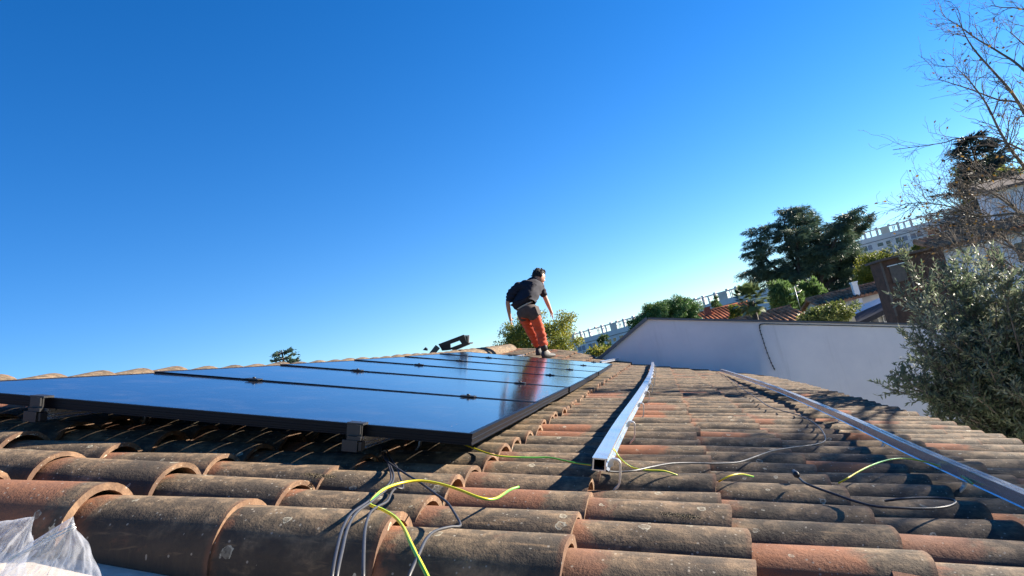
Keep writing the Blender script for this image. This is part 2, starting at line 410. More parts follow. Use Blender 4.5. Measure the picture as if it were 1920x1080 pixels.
def merge_tiles(name, items, mat):
    """items: (raw tile, 4x4 matrix, rnd) -> one mesh"""
    V_, F_, U_, R_, S_ = [], [], [], [], []; base = 0
    for (co, fs, uv, sm), mt, rv in items:
        A = np.array(mt); c = np.array(co)@A[:3, :3].T+A[:3, 3]
        V_.append(c); F_.extend([[i+base for i in f] for f in fs]); U_.extend(uv); S_.extend(sm)
        R_.extend([rv]*len(co)); base += len(co)
    me = bpy.data.meshes.new(name); me.from_pydata(np.concatenate(V_).tolist(), [], F_); me.materials.append(mat)
    ul = me.uv_layers.new(name='UVMap'); vi = np.empty(len(me.loops), np.int32); me.loops.foreach_get('vertex_index', vi)
    ul.data.foreach_set('uv', np.array(U_, np.float32)[vi].reshape(-1))
    a = me.attributes.new('rnd', 'FLOAT', 'POINT'); a.data.foreach_set('value', np.array(R_, np.float32))
    me.polygons.foreach_set('use_smooth', S_); me.update(); return me

house_base = rw(0, 6, 0); house_base[2] = GZ
house = empty('house', house_base, 'house under the weathered clay tile roof in front, with solar panels half installed', 'house')
def build_house():
    # deck, both slopes
    b = MB(); ys = np.linspace(-.80, YF-.05, 26)
    zr = [RIDGE_Z(y)-.135 for y in ys]
    tops = []
    for y, z in zip(ys, zr):
        tops.append([rw(RIDGE_X(y), y, z), rw(-1.2, y, ZC-.15+zdev(-1.2, y)), rw(.3, y, ZC-.15+zdev(.3, y)), rw(2.44, y, ZC-.15+zdev(2.44, y))])
    for i in range(len(ys)-1):
        for k in range(3):
            q = [tops[i][k], tops[i][k+1], tops[i+1][k+1], tops[i+1][k]]
            b.add(q+[p-np.array([0, 0, .12]) for p in q], [(0, 1, 2, 3), (7, 6, 5, 4), (0, 4, 5, 1), (1, 5, 6, 2), (2, 6, 7, 3), (3, 7, 4, 0)])
    # back slope
    q = []
    for y in (-.80, YF-.05):
        p = rw(RIDGE_X(y), y, RIDGE_Z(y)-.14); q.append(p); q.append(p+np.array([-4.6, 0, -1.45]))
    q = [q[0], q[2], q[3], q[1]]
    b.add(q+[p-np.array([0, 0, .12]) for p in q], [(0, 1, 2, 3), (7, 6, 5, 4), (0, 4, 5, 1), (1, 5, 6, 2), (2, 6, 7, 3), (3, 7, 4, 0)])
    roof = b.obj('roof', MT['deck'], house)
    # walls
    w = MB(); x0 = rw(-2.6, 0, 0)[0]-4.0; x1 = rw(2.0, 0, 0)[0]
    zt = rw(2.0, 0, ZC-.40)[2]
    w.abox((x0, -.62, GZ-.1), (x1, YF-.25, zt))
    # gable triangles under the two slopes
    zr_ = rw(-2.6, 0, -.45)[2]; xr = rw(-2.6, 0, 0)[0]
    for y in (-.62, YF-.25-.25):
        tri = [(x0, zt+.004), (xr, zr_), (x1, zt+.004)]
        w.add([(x, y, z) for x, z in tri]+[(x, y+.25, z) for x, z in tri], [(0, 2, 1), (3, 4, 5), (0, 1, 4, 3), (1, 2, 5, 4)])
    w.obj('wall', MT['render'], house)
    # mortar verge band along the near gable
    v = MB()
    v.box(rw(-.1, -.98, -.30), M3[:, 0]*2.7, M3[:, 1]*.28, M3[:, 2]*.055)
    v.obj('verge_band', MT['mortar'], house)
    # gutter under the eave
    g = MB(); pts = []
    prof = [(-.06, 0), (-.055, -.05), (-.02, -.075), (.03, -.075), (.06, -.05), (.066, .004)]
    yy = (-.8, YF-.05)
    for y in yy:
        c = rw(2.46, y, ZC-.19+zdev(2.46, y))
        for a, z in prof: pts.append((c[0]+a, y, c[2]+z))
        for a, z in prof[::-1]: pts.append((c[0]+a*.94, y, c[2]+z*.94+.003))
    n = len(prof)*2
    g.add(pts, [(k, (k+1) % n, n+(k+1) % n, n+k) for k in range(n)]+[tuple(range(n))[::-1], tuple(range(n, 2*n))])
    g.obj('gutter', simple('zinc_gutter', (0.30, 0.31, 0.32), .5, .6), house)

    # ---- cover tiles
    lips_k = list(range(-5, 7))
    hi_m = [tile_mesh('tile', 14, 2, .114, .094, .086, .45, .0125, MT['tile'], s) for s in range(5)]
    vg_m = [tile_mesh('tile', 18, 3, .128, .108, .118, .45, .017, MT['verge_tile'], 20+s, skirt=.035) for s in range(4)]
    lo_m = [tile_mesh('tile', 8, 1, .114, .094, .086, .45, .0125, MT['tile'], 40+s) for s in range(4)]
    lo_raw = [tile_mesh('t', 8, 1, .114, .094, .086, .45, .0125, None, 60+s, raw=True) for s in range(5)]
    cand = []
    for ci, y0 in enumerate(cols):
        for k in lips_k:
            if k == -5 and False: continue
            lx = EXPO*k+.0+.011*max(y0, 0)+random.uniform(-.011, .011)
            if k == 6: lx = EXPO*6+.27+.012*y0+random.uniform(-.012, .012)
            if k > 6: continue
            y = col_y(y0, lx-.2)+random.uniform(-.008, .008)
            z = ZC+zdev(lx, y)+random.uniform(-.007, .007)+(.004 if ci == 0 else 0)
            px, py, d = proj_roof((lx-.15, y, z))
            vis = -120 < px < 2040 and py < 1180 and d > .3
            under = lx < .02 and -.02 < y < 7.9
            if under and y > .75: vis = False
            sc = (1/d if vis else 0)*(.55 if under else 1)
            cand.append([sc, ci, k, lx, y, z, d])
        # one short tile closing the gap to the eave when the last course is long
    # fill course between k=5 lip (1.81) and eave lip
    for ci, y0 in enumerate(cols):
        lx = EXPO*6+.0+.011*max(y0, 0)-.02+random.uniform(-.012, .012)
        y = col_y(y0, lx-.2)+random.uniform(-.004, .004); z = ZC+zdev(lx, y)+random.uniform(-.002, .006)
        px, py, d = proj_roof((lx-.15, y, z)); vis = -120 < px < 2040 and py < 1180
        cand.append([1/d if vis else 0, ci, 55, lx, y, z+.004, d])
    cand.sort(key=lambda c: -c[0])
    def mtx(c, seed):
        rs = random.Random(seed)
        a = -.045*max(0, 1-cols[c[1]]/4) if c[1] > 0 else -.04
        slope = math.atan2(zdev(c[3]+.2, c[4])-zdev(c[3]-.2, c[4]), .4)
        return M@Matrix.Translation((c[3], c[4], c[5]))@Matrix.Rotation(a+rs.uniform(-.032, .032), 4, 'Z')@Matrix.Rotation(-slope+rs.uniform(-.016, .016), 4, 'Y')@Matrix.Rotation(rs.uniform(-.09, .09), 4, 'X')
    orange = [(2.25, .73), (1.15, .40), (.9, .73), (3.4, .74), (2.2, 1.80), (1.9, 2.2), (3.1, 1.8), (-.43, 1.82)]
    for i, c in enumerate(cand[:300]):
        me = random.choice(vg_m) if c[1] == 0 else (random.choice(hi_m) if c[6] < 4.2 else random.choice(lo_m))
        o = bpy.data.objects.new('tile', me); COL.objects.link(o); o.parent = roof
        o.matrix_basis = mtx(c, i)
        tone = random.random()*.90
        if random.random() < .05: tone = .90+.09*random.random()
        for oy, ox in orange:
            if abs(c[4]-oy) < .12 and abs(c[3]-ox) < .15: tone = .95
        o['tone'] = tone
    items = []
    for i, c in enumerate(cand[300:]):
        tone = random.random()*.90
        if random.random() < .07: tone = .90+.09*random.random()
        items.append((random.choice(lo_raw), mtx(c, 1000+i), tone))
    o = place(bpy.data.objects.new('far_tiles', merge_tiles('far_tiles', items, MT['tile'])), roof); o['kind'] = 'stuff'
    # ---- channel tiles in the valleys
    ch_raw = tile_mesh('t', 6, 1, .10, .085, .075, .45, .014, None, 90, inverted=True, raw=True)
    items = []
    for ci, y0 in enumerate(cols):
        for k in range(-6, 8):
            lx = EXPO*k+.18+.011*max(y0, 0)
            if lx > 2.60: lx = 2.47
            if lx > 2.50: continue
            y = col_y(y0, lx)+PITCH/2; z = ZC-.135+zdev(lx, y)
            if lx-.45 < RIDGE_X(y)-.1: continue
            items.append((ch_raw, M@Matrix.Translation((lx, y, z))@Matrix.Rotation(.02, 4, 'Y'), random.random()*.95))
    o = place(bpy.data.objects.new('channel_tiles', merge_tiles('channel_tiles', items, MT['tile'])), roof); o['kind'] = 'stuff'
    # ---- ridge tiles, each lapping the next
    rm = [tile_mesh('ridge_tile', 14, 2, .158, .118, .132, .42, .016, MT['ridge'], 120+s, tilt=.024) for s in range(4)]
    y = -.70; i = 0
    while y < YF+.05:
        z = RIDGE_Z(y); z2 = RIDGE_Z(y-.4); x = RIDGE_X(y)
        o = bpy.data.objects.new('ridge_tile', random.choice(rm)); COL.objects.link(o); o.parent = roof
        sl = math.atan2(z-z2, .4) if y > 0 else 0
        o.matrix_basis = M@Matrix.Translation((x+random.uniform(-.01, .01), y, z+random.uniform(-.005, .008)))@Matrix.Rotation(math.pi/2+random.uniform(-.03, .03), 4, 'Z')@Matrix.Rotation(-sl+.035+random.uniform(-.015, .015), 4, 'Y')@Matrix.Rotation(TH*.5, 4, 'X')
        o['tone'] = random.random()*.9; y += .335+random.uniform(-.012, .012); i += 1
    return roof
roof = build_house()

# ------------------------------------------------------------------ solar panels
PW, PP, PL, PT = 1.304, 1.327, 2.024, .035
def pz(x, y): return .00087*y*(y-7.96)-.0026*x*y
def panel_frame_mats(): return None
def build_panel_meshes():
    # local: X from -PL..0, Y 0..PW, top z=0
    f = MB(); lip = .014; g = .004
    prof_h = [(0, 0), (0, -.006), (-.0016, -.007), (-.0016, -.015), (0, -.016), (0, -.023), (-.0016, -.024), (-.0016, -.030), (0, -.031), (0, -PT)]
    def bar(a, b, inw):                      # outer edge a->b, inward direction inw
        a, b, inw = (np.array(q, float) for q in (a, b, inw)); up = np.array([0, 0, 1.0])
        ring = [(-p[0], p[1]) for p in prof_h]+[(.028, -PT), (.028, -PT+.002), (.003, -PT+.002), (.003, -.006), (lip, -.006), (lip, 0)]
        vs = []; L = len(ring)
        t = (b-a)/np.linalg.norm(b-a)
        for e, s in ((a, 1), (b, -1)):
            for q, z in ring: vs.append(e+inw*q+up*z+t*s*q)
        fs = [(k, (k+1) % L, L+(k+1) % L, L+k) for k in range(L)]
        f.add(vs, fs)
    bar((-PL, 0, 0), (0, 0, 0), (0, 1, 0)); bar((0, 0, 0), (0, PW, 0), (-1, 0, 0))
    bar((0, PW, 0), (-PL, PW, 0), (0, -1, 0)); bar((-PL, PW, 0), (-PL, 0, 0), (1, 0, 0))
    c = MB(); n = 20; x0, x1 = -PL+lip-.006, -lip+.006; w = (x1-x0)/n
    for i in range(n):                       # strings of cells with open gaps of 2.5 mm between them
        a = x0+i*w+(.0016 if i else 0); b_ = x0+(i+1)*w-(.0016 if i < n-1 else 0)
        c.abox((a, lip-.006, -.0036), (b_, PW-lip+.006, -.0030))
    g_ = MB(); g_.add([(-PL+lip-.004, lip-.004, -.0016), (-lip+.004, lip-.004, -.0016), (-lip+.004, PW-lip+.004, -.0016), (-PL+lip-.004, PW-lip+.004, -.0016)], [(0, 1, 2, 3)])
    return f.mesh('frame', [MT['black_alu']]), c.mesh('cell_laminate', [MT['cells']]), g_.mesh('cover_glass', [MT['panel_glass']])
fr_me, ce_me, gl_me = build_panel_meshes()
plabels = ['nearest solar panel of the row, its long black edge facing the camera', 'second solar panel from the front of the row',
           'third solar panel from the front of the row', 'fourth solar panel from the front of the row',
           'second last solar panel of the row, before the standing man', 'farthest solar panel of the row, right at the feet of the standing man']
for i in range(6):
    y0 = i*PP
    z00, z10, z01 = pz(0, y0), pz(-PL, y0), pz(0, y0+PW)
    R_ = Matrix.Rotation(math.atan2(z01-z00, PW), 4, 'X')@Matrix.Rotation(math.atan2(z10-z00, PL), 4, 'Y')
    xo = (.0, -.004, .003, -.002, .004, .0)[i]
    mt = M@Matrix.Translation((xo, y0, z00))@R_
    e = bpy.data.objects.new('solar_panel', None); COL.objects.link(e); e.matrix_basis = mt
    tag(e, plabels[i], 'solar panel', 'black solar panels laid in a row on the roof')
    for nm, me in (('frame', fr_me), ('cell_laminate', ce_me), ('cover_glass', gl_me)):
        o = bpy.data.objects.new(nm, me); COL.objects.link(o); o.parent = e

# ------------------------------------------------------------------ mounting rails
def rail_prof(slot=False):
    w, h = .040, .036                        # open box with flanges, a slot along the right side
    return [(-.004, -h), (0, -h+.003), (0, -.003), (-.002, 0)]+([(.013, 0), (.013, -.007), (.025, -.007), (.025, 0)] if slot else [])+[(w, 0), (w, -.008), (w-.004, -.010), (w-.004, -.020), (w, -.022), (w, -h+.006), (w+.007, -h+.002), (w+.007, -h),
            (w-.004, -h), (w-.004, -h+.004), (.003, -h+.004), (.003, -h)]
def build_rail(name, path, label, ends=True, hooks=(), inner_dark=True, group='aluminium mounting rails on the roof', slot=False):
    """path: (x,y,ztop) of the left top edge in the roof frame"""
    pr = rail_prof(slot); root = empty(name, rw(*path[0]), label, 'rail', group)
    b = MB(); n = len(pr); rings = []
    for i, p in enumerate(path):
        a = np.array(path[max(i-1, 0)], float); c = np.array(path[min(i+1, len(path)-1)], float); t = (c-a)/np.linalg.norm(c-a)
        sx = np.cross(t, [0, 0, 1.0]); sx /= np.linalg.norm(sx)
        rings.append([rw(*(np.array(p, float)+sx*q+np.array([0, 0, z]))) for q, z in pr])
    vs = [q for r in rings for q in r]; fs = []
    for i in range(len(path)-1):
        for k in range(n): fs.append((i*n+k, (i+1)*n+k, (i+1)*n+(k+1) % n, i*n+(k+1) % n))
    b.add(vs, fs)
    # tube end: rim of the section and the dark hollow behind it
    for ring, nxt, fl in ((rings[0], rings[1], False), (rings[-1], rings[-2], True)):
        c = sum(ring)/n; d = nxt[0]-ring[0]; d /= np.linalg.norm(d)
        up, rt = M3[:, 2], np.cross(M3[:, 2], d)
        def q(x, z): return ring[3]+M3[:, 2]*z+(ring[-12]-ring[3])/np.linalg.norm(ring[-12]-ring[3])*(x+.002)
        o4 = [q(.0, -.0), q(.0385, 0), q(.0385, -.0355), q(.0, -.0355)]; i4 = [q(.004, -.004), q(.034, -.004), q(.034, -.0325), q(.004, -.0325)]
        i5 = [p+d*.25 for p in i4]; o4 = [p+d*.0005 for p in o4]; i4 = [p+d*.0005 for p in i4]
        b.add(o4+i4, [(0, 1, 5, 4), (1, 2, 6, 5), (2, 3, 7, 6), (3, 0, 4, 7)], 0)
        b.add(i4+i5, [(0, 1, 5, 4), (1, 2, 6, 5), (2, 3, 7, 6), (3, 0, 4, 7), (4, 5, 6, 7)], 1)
    b.obj('profile', [MT['alu'], MT['black_plastic']], root)
    for hy in hooks:                        # bent flat steel hooks that reach under the tiles
        x = float(np.interp(hy, [p[1] for p in path], [p[0] for p in path])); z = float(np.interp(hy, [p[1] for p in path], [p[2] for p in path]))
        h = MB(); prof = [(x+.0425, z-.032), (x+.0435, z-.018), (x+.049, z-.012), (x+.064, z-.012), (x+.072, z-.019), (x+.074, z-.032), (x+.074, z-.080), (x+.060, z-.100), (x+.052, z-.125)]
        prof = spline([np.array([a, 0, c]) for a, c in prof], 4); wv = np.array([0, .012, 0])
        vs = []
        for i, p in enumerate(prof):
            a = prof[max(i-1, 0)]; c = prof[min(i+1, len(prof)-1)]; t = (c-a)/np.linalg.norm(c-a); nn = np.array([-t[2], 0, t[0]])*.0028
            for s1, s2 in ((-1, -1), (1, -1), (1, 1), (-1, 1)):
                qv = p+nn*s1+wv*s2; vs.append(rw(qv[0], hy, qv[2])+M3[:, 1]*(wv[1]*s2))
        fs = []
        for i in range(len(prof)-1):
            for k in range(4): fs.append((i*4+k, i*4+(k+1) % 4, (i+1)*4+(k+1) % 4, (i+1)*4+k))
        fs += [(0, 3, 2, 1), tuple(len(vs)-4+k for k in range(4))]
        h.add(vs, fs); h.box(rw(x+.048, hy, z-.024), M3[:, 0]*.006, M3[:, 1]*.008, M3[:, 2]*.008)
        h.obj('roof_hook', MT['steel'], root)
    return root
def dense(path, n=6): return [tuple(p) for p in spline(path, n)]
r1 = dense([(.358, -.02, -.035), (.376, 1.12, -.035), (.430, 3.3, -.034), (.482, 6.2, -.036), (.505, 9.2, -.036), (.515, 11.7, -.03)])
build_rail('mounting_rail', r1, 'bare aluminium rail just right of the solar panels, its open end near the camera', hooks=[.06, 1.15, 2.2, 3.3, 4.4, 5.5, 6.6, 7.7, 8.8, 9.9])
r2 = dense([(1.455, -.55, -.037), (1.474, .016, -.036), (1.50, 1.01, -.035), (1.584, 2.62, -.036), (1.655, 5.3, -.038), (1.66, 8.2, -.045), (1.62, 10.6, -.05)])
build_rail('mounting_rail', r2, 'bare aluminium rail along the eave side, running out at the lower right corner', slot=True, hooks=[-.35, .62, 1.7, 2.8, 3.9, 5.0, 6.1, 7.2, 8.3])
def clamp(parent, x, y, z, end):
    b = MB()
    if end:                                  # Z shaped end clamp on the front edge with rail end below
        b.abox((x-.026, y-.030, z+.000), (x+.026, y+.014, z+.006), M3); b.abox((x-.024, y-.030, z-.034), (x+.024, y-.024, z-.0005), M3)
        b.abox((x-.018, y-.042, z-.044), (x+.026, y-.0245, z-.033), M3); b.abox((x+.008, y-.039, z-.026), (x+.022, y-.031, z+.001), M3)
        b.abox((x-.030, y-.046, z-.078), (x+.018, y-.004, z-.0445), M3)
        b.abox((x+.019, y-.040, z-.074), (x+.029, y-.010, z-.048), M3)
    else:
        b.abox((x-.034, y-.026, z+.0005), (x+.034, y+.026, z+.005), M3); b.abox((x-.026, y-.009, z-.03), (x+.026, y+.009, z), M3)
        c = rw(x, y, z+.006)
        b.tube([c, c+M3[:, 2]*.006], .008, 8)
    b.obj('clamp', MT['black_plastic'], parent)
def array_rail(x0, dx, label):
    path = [(x0-.02+dx*y, y, pz(x0, y)-PT-.001) for y in np.linspace(-.012, 8.02, 12)]
    root = build_rail('mounting_rail', path, label, hooks=[.45+.01*i+1.1*i for i in range(7)])
    for i in range(7):
        y = (i*PP-.5*(PP-PW)) if i else 0.0
        if i == 6: y = 5*PP+PW+.01
        x = x0+dx*y; clamp(root, x, y, pz(x, y)+(.0005), i == 0)
array_rail(-.357, .013, 'rail hidden under the solar panels along their lower third, black clamps on it')
array_rail(-1.465, .008, 'rail hidden under the solar panels along their upper third, black clamps on it')
# two loose lengths beyond the array
def short_rail(p, q, label):
    a, b_ = on_roof(*p, ZC+.075), on_roof(*q, ZC+.075)
    build_rail('mounting_rail', [tuple(a), tuple((a+b_)/2), tuple(b_)], label)
short_rail((1124, 677), (1157, 671), 'short aluminium rail lying beyond the far right corner of the panels')
short_rail((962, 668), (1014, 658.5), 'short aluminium rail lying behind the panels at the left of the man')

# ------------------------------------------------------------------ cables
def tube_uv(name, pts, rad, mat, n=8):
    b = MB(); b.tube(pts, rad, n); me = b.mesh(name, mat)
    L = np.concatenate([[0], np.cumsum([np.linalg.norm(pts[i+1]-pts[i]) for i in range(len(pts)-1)])])
    ul = me.uv_layers.new(name='UVMap')
    for lp in me.loops:
        i = min(lp.vertex_index//n, len(L)-1); ul.data[lp.index].uv = (L[i], (lp.vertex_index % n)/n)
    return me
def earth_mat():
    m, t, b = new_mat('green_yellow_sheath')
    uv = nd(t, 'ShaderNodeUVMap'); sp = nd(t, 'ShaderNodeSeparateXYZ'); t.links.new(uv.outputs[0], sp.inputs[0])
    a = mth(t, 'SINE', mth(t, 'ADD', mth(t, 'MULTIPLY', sp.outputs[1], 6.283), mth(t, 'MULTIPLY', sp.outputs[0], 9.0)))
    c = mixc(t, sstep(t, a, -.12, .12), (0.10, 0.42, 0.05), (0.72, 0.55, 0.015))
    t.links.new(c, b.inputs['Base Color']); b.inputs['Roughness'].default_value = .38
    return m
MT['earth'] = earth_mat()
MT['cable'] = simple('black_cable_sheath', (0.022, 0.022, 0.026), .5, var=.2, scale=60)
MT['grey_cable'] = simple('dusty_grey_cable_sheath', (0.075, 0.073, 0.072), .5, var=.3, scale=60)
def cable(name, px, mat, rad, label, h0=.006, group=None, lift=None):
    pts = []
    for q in px:
        h = q[2] if len(q) > 2 else h0
        p = on_roof(q[0], q[1], ZC+h); p = on_roof(q[0], q[1], ZC+h+zdev(p[0], p[1])); pts.append(rw(*p))
    pts = spline(pts, 8)
    o = place(bpy.data.objects.new(name, tube_uv(name, pts, rad, mat))); tag(o, label, 'cable', group or 'cables lying on the roof tiles')
    return o
cable('earth_wire', [(972, 913, .012), (955, 919, .012), (928, 935, .014), (900, 933, .02), (860, 918, .028), (820, 906, .034), (785, 901.5, .036), (750, 906, .034), (720, 917, .034), (702, 932, .036), (694, 943, .035), (697, 948, .035), (718, 956, .032), (741, 970, .03), (757, 990, .035), (770, 1018, .05), (785, 1048, .06), (806, 1090, .05), (830, 1150, .01)],
      MT['earth'], .0031, 'green and yellow earth wire looping over the black cables in front of the panels')
cable('cable', [(712, 835, -.01), (720, 858, .0), (733, 870, .012), (760, 888, .02), (788, 905, .028), (815, 925, .03), (838, 942, .03), (852, 962, .028), (862, 980, .024), (861, 987, .024), (845, 988, .03), (818, 995, .04), (800, 1010, .055), (785, 1040, .06), (765, 1085, .05), (750, 1130, .01)],
      MT['cable'], .0028, 'black cable with a sharp bend right of the earth wire')
cable('cable', [(716, 836, -.01), (724, 860, .0), (729, 874, .01), (733, 890, .012), (731, 905, .02), (712, 925, .03), (688, 942, .036), (660, 962, .045), (643, 990, .06), (632, 1030, .07), (622, 1085, .06), (618, 1140, .01)],
      MT['cable'], .0028, 'outermost left of the grey black cables hanging over the first tile row')
cable('cable', [(718, 836, -.01), (726, 860, .0), (733, 876, .012), (738, 892, .014), (734, 908, .022), (716, 925, .032), (692, 944, .038), (668, 962, .048), (652, 990, .062), (642, 1030, .072), (631, 1085, .06), (628, 1140, .01)],
      MT['cable'], .0028, 'second from left of the grey black cables hanging over the first tile row')
cable('cable', [(722, 836, -.01), (734, 862, .0), (744, 876, .012), (749, 892, .014), (755, 908, .014), (754, 916, .016), (742, 916, .02), (734, 924, .024), (726, 940, .028), (708, 950, .034), (694, 962, .045), (685, 990, .06), (682, 1030, .07), (681, 1085, .06), (682, 1140, .01)],
      MT['cable'], .0028, 'grey black cable hanging straight down just left of the earth wire')
cable('earth_wire', [(850, 826, .02), (872, 834, .014), (900, 845, .012), (930, 854, .01), (965, 857, .008), (1000, 858, .008), (1030, 858, .01), (1055, 863, .008), (1078, 868, .006), (1108, 872, .002)],
      MT['earth'], .0027, 'green and yellow earth wire running from the panel corner to the first bare rail')
cable('earth_wire', [(1151, 842, .045), (1154, 846, .045), (1160, 856, .03), (1172, 868, .016), (1190, 878, .010), (1215, 881.5, .008), (1245, 883, .008), (1270, 891, -.004)],
      MT['earth'], .0027, 'green and yellow earth wire tied to the side of the first bare rail')
cable('earth_wire', [(1348, 903, -.01), (1358, 897, .004), (1375, 890.5, .014), (1392, 889, .012), (1412, 893.5, -.004)], MT['earth'], .0027, 'short piece of yellow earth wire rising between two tiles')
cable('cable', [(1141, 884, .008), (1160, 885, .006), (1190, 882.5, .01), (1220, 876, .012), (1255, 869.5, .012), (1290, 868, .01), (1340, 869, .008), (1385, 866.5, .008), (1420, 855, .01), (1450, 845, .012), (1490, 838.5, .01), (1525, 834, .01), (1545, 828, .012), (1547, 818, .012), (1538, 803, .012), (1522, 790, .012), (1496, 778, .01), (1466, 770, .01), (1440, 761, .01), (1424, 750, .01), (1408, 739, .01), (1392, 729, .01), (1375, 715, .01), (1358, 704, .01), (1342, 696, .01)],
      MT['grey_cable'], .0031, 'long grey cable snaking up the roof between the two bare rails')
cable('cable', [(1499, 897, .020), (1510, 906, .022), (1532, 915, .02), (1560, 925, .016), (1600, 939, .012), (1640, 949, .012), (1690, 952.5, .014), (1740, 953.5, .014), (1775, 950, .014), (1791, 943, .014), (1787, 937.5, .014), (1760, 934, .012), (1720, 933.5, .010), (1685, 936, .004), (1660, 939, -.012)],
      MT['cable'], .0034, 'black cable with a connector, curled into a loop near the second bare rail')
cable('earth_wire', [(1572, 906, .0), (1590, 896, .02), (1612, 883, .03), (1640, 870, .04), (1670, 861.5, .045), (1700, 860, .045), (1735, 866, .042), (1770, 877, .04), (1795, 888, .04), (1812, 898, .04), (1824, 907, .038)],
      MT['earth'], .0027, 'green and yellow earth wire arching to the second bare rail')
def connector():
    a = on_roof(1496, 893, ZC+.02); b_ = on_roof(1488, 884, ZC+.026); d = (b_-a)/np.linalg.norm(b_-a)
    b = MB(); p = [rw(*(a+d*t)) for t in (0, .012, .013, .03, .031, .05)]
    b.tube(p, [.006, .0065, .0095, .0095, .007, .007], 8)
    o = b.obj('connector', MT['black_plastic']); tag(o, 'black plug connector standing at the end of the curled cable', 'connector', 'cables lying on the roof tiles')
connector()

# ------------------------------------------------------------------ neighbour's gable wall beyond the far verge
YW = 12.95
def wall_mat():
    m, t, b = new_mat('smooth_pale_render'); tc = nd(t, 'ShaderNodeTexCoord')
    n = nd(t, 'ShaderNodeTexNoise', Scale=.9, Detail=6.0, Roughness=.65); t.links.new(tc.outputs['Object'], n.inputs['Vector'])
    mp = nd(t, 'ShaderNodeMapping'); mp.inputs['Scale'].default_value = (3.5, 3.5, .22); t.links.new(tc.outputs['Object'], mp.inputs[0])
    n2 = nd(t, 'ShaderNodeTexNoise', Scale=1.6, Detail=7.0, Roughness=.7); t.links.new(mp.outputs[0], n2.inputs['Vector'])
    c = mixc(t, sstep(t, n.outputs[0], .3, .7), (0.66, 0.65, 0.67), (0.76, 0.74, 0.74))
    c = mixc(t, mth(t, 'MULTIPLY', sstep(t, n2.outputs[0], .54, .78), .32), c, (0.40, 0.38, 0.36))
    t.links.new(c, b.inputs['Base Color']); b.inputs['Roughness'].default_value = .92
    n3 = nd(t, 'ShaderNodeTexNoise', Scale=55.0, Detail=4.0); t.links.new(tc.outputs['Object'], n3.inputs['Vector'])
    bp = nd(t, 'ShaderNodeBump', Strength=.25, Distance=.004); t.links.new(n3.outputs[0], bp.inputs['Height']); t.links.new(bp.outputs[0], b.inputs['Normal'])
    return m
MT['wallwhite'] = wall_mat()
MT['flash'] = simple('dark_metal_flashing', (0.10, 0.11, 0.13), .45, .5, var=.15)
MT['darkroof'] = simple('dark_roof_sheet', (0.10, 0.07, 0.055), .8, var=.2)
MT['claytile'] = simple('far_clay_tile', (0.38, 0.14, 0.07), 1.0, var=.45, scale=2.5, spec=.05)
MT['claytile_dark'] = simple('far_weathered_tile', (0.28, 0.15, 0.09), 1.0, var=.5, scale=2.5, spec=.05)
MT['glass'] = simple('window_glass', (0.03, 0.04, 0.05), .08, var=.1)
MT['white'] = simple('white_paint', (0.72, 0.72, 0.70), .6, var=.05)
def neighbour():
    L, A, R = at_y(1110, 688, YW), at_y(1215, 599, YW), at_y(2060, 617, YW)
    dl = (A-L)/(A[0]-L[0]); L = L-dl*1.5
    root = empty('gable_house', ((L[0]+R[0])/2, YW+4, GZ), 'neighbouring house whose blank pale gable wall closes off the far end of the roof', 'house')
    pts = [(L[0], L[2]), (A[0], A[2]), (R[0], R[2]), (R[0], GZ), (L[0], GZ)]
    b = MB(); n = 5
    b.add([(x, YW, z) for x, z in pts]+[(x, YW+8, z) for x, z in pts], [tuple(range(n))[::-1] and (4, 3, 2, 1, 0), (5, 6, 7, 8, 9)]+[(k, (k+1) % n, n+(k+1) % n, n+k) for k in range(n)])
    b.obj('wall', MT['wallwhite'], root)
    def slope(p, q, name, mat, t, y0, y1):
        d = np.array([q[0]-p[0], 0, q[2]-p[2]]); d /= np.linalg.norm(d); u = np.array([-d[2], 0, d[0]])
        m = MB(); a, c = np.array([p[0], 0, p[2]]), np.array([q[0], 0, q[2]])
        vs = [w+np.array([0, y, 0])+u*h for w in (a, c) for y in (y0, y1) for h in (.003, t)]
        m.add(vs, [(0, 1, 3, 2), (4, 6, 7, 5), (0, 4, 5, 1), (2, 3, 7, 6), (0, 2, 6, 4), (1, 5, 7, 3)]); m.obj(name, mat, root)
    slope(L, A, 'roof', MT['darkroof'], .05, YW+.20, YW+8.2); slope(A, R, 'roof', MT['darkroof'], .05, YW+.20, YW+8.2)
    slope(L, A, 'coping', MT['flash'], .065, YW-.07, YW+.195); slope(A, R, 'coping', MT['flash'], .032, YW-.05, YW+.195)
    # flashing at the foot of the wall along our verge
    m = MB(); ps = [rw(x, YF+.10, ZC-.10+zdev(x, YF)) for x in np.linspace(-1.2, 2.4, 10)]
    for p, q in zip(ps, ps[1:]):
        vs = [p, q, q+np.array([0, YW-.004-q[1], .06]), p+np.array([0, YW-.004-p[1], .06])]
        m.add(vs+[v-np.array([0, 0, .02]) for v in vs], [(0, 1, 2, 3), (7, 6, 5, 4), (0, 4, 5, 1), (2, 6, 7, 3), (1, 5, 6, 2), (3, 7, 4, 0)])
    m.obj('foot_flashing', MT['flash'], root)
    c = [at_y(x, y, YW-.02) for x, y in [(1990, 622), (1830, 617), (1690, 613.5), (1600, 611), (1500, 608.8), (1440, 607.3), (1430, 607.5), (1425, 609), (1424.5, 617), (1430, 635), (1437, 657), (1446, 680), (1453, 694)]]
    sp = spline(c, 5); m = MB(); m.tube(sp, .0065, 6)
    o = m.obj('wall_cable', MT['black_plastic'])
    tag(o, 'black cable clipped under the coping of the pale gable wall, hanging down its face', 'cable')
    k = MB()
    for i in range(3, len(sp), 2):
        p = sp[i]; k.abox(p+np.array([-.016, -.010, -.006]), p+np.array([.016, .015, .006]))
    k.obj('clip', MT['black_plastic'], o)
neighbour()

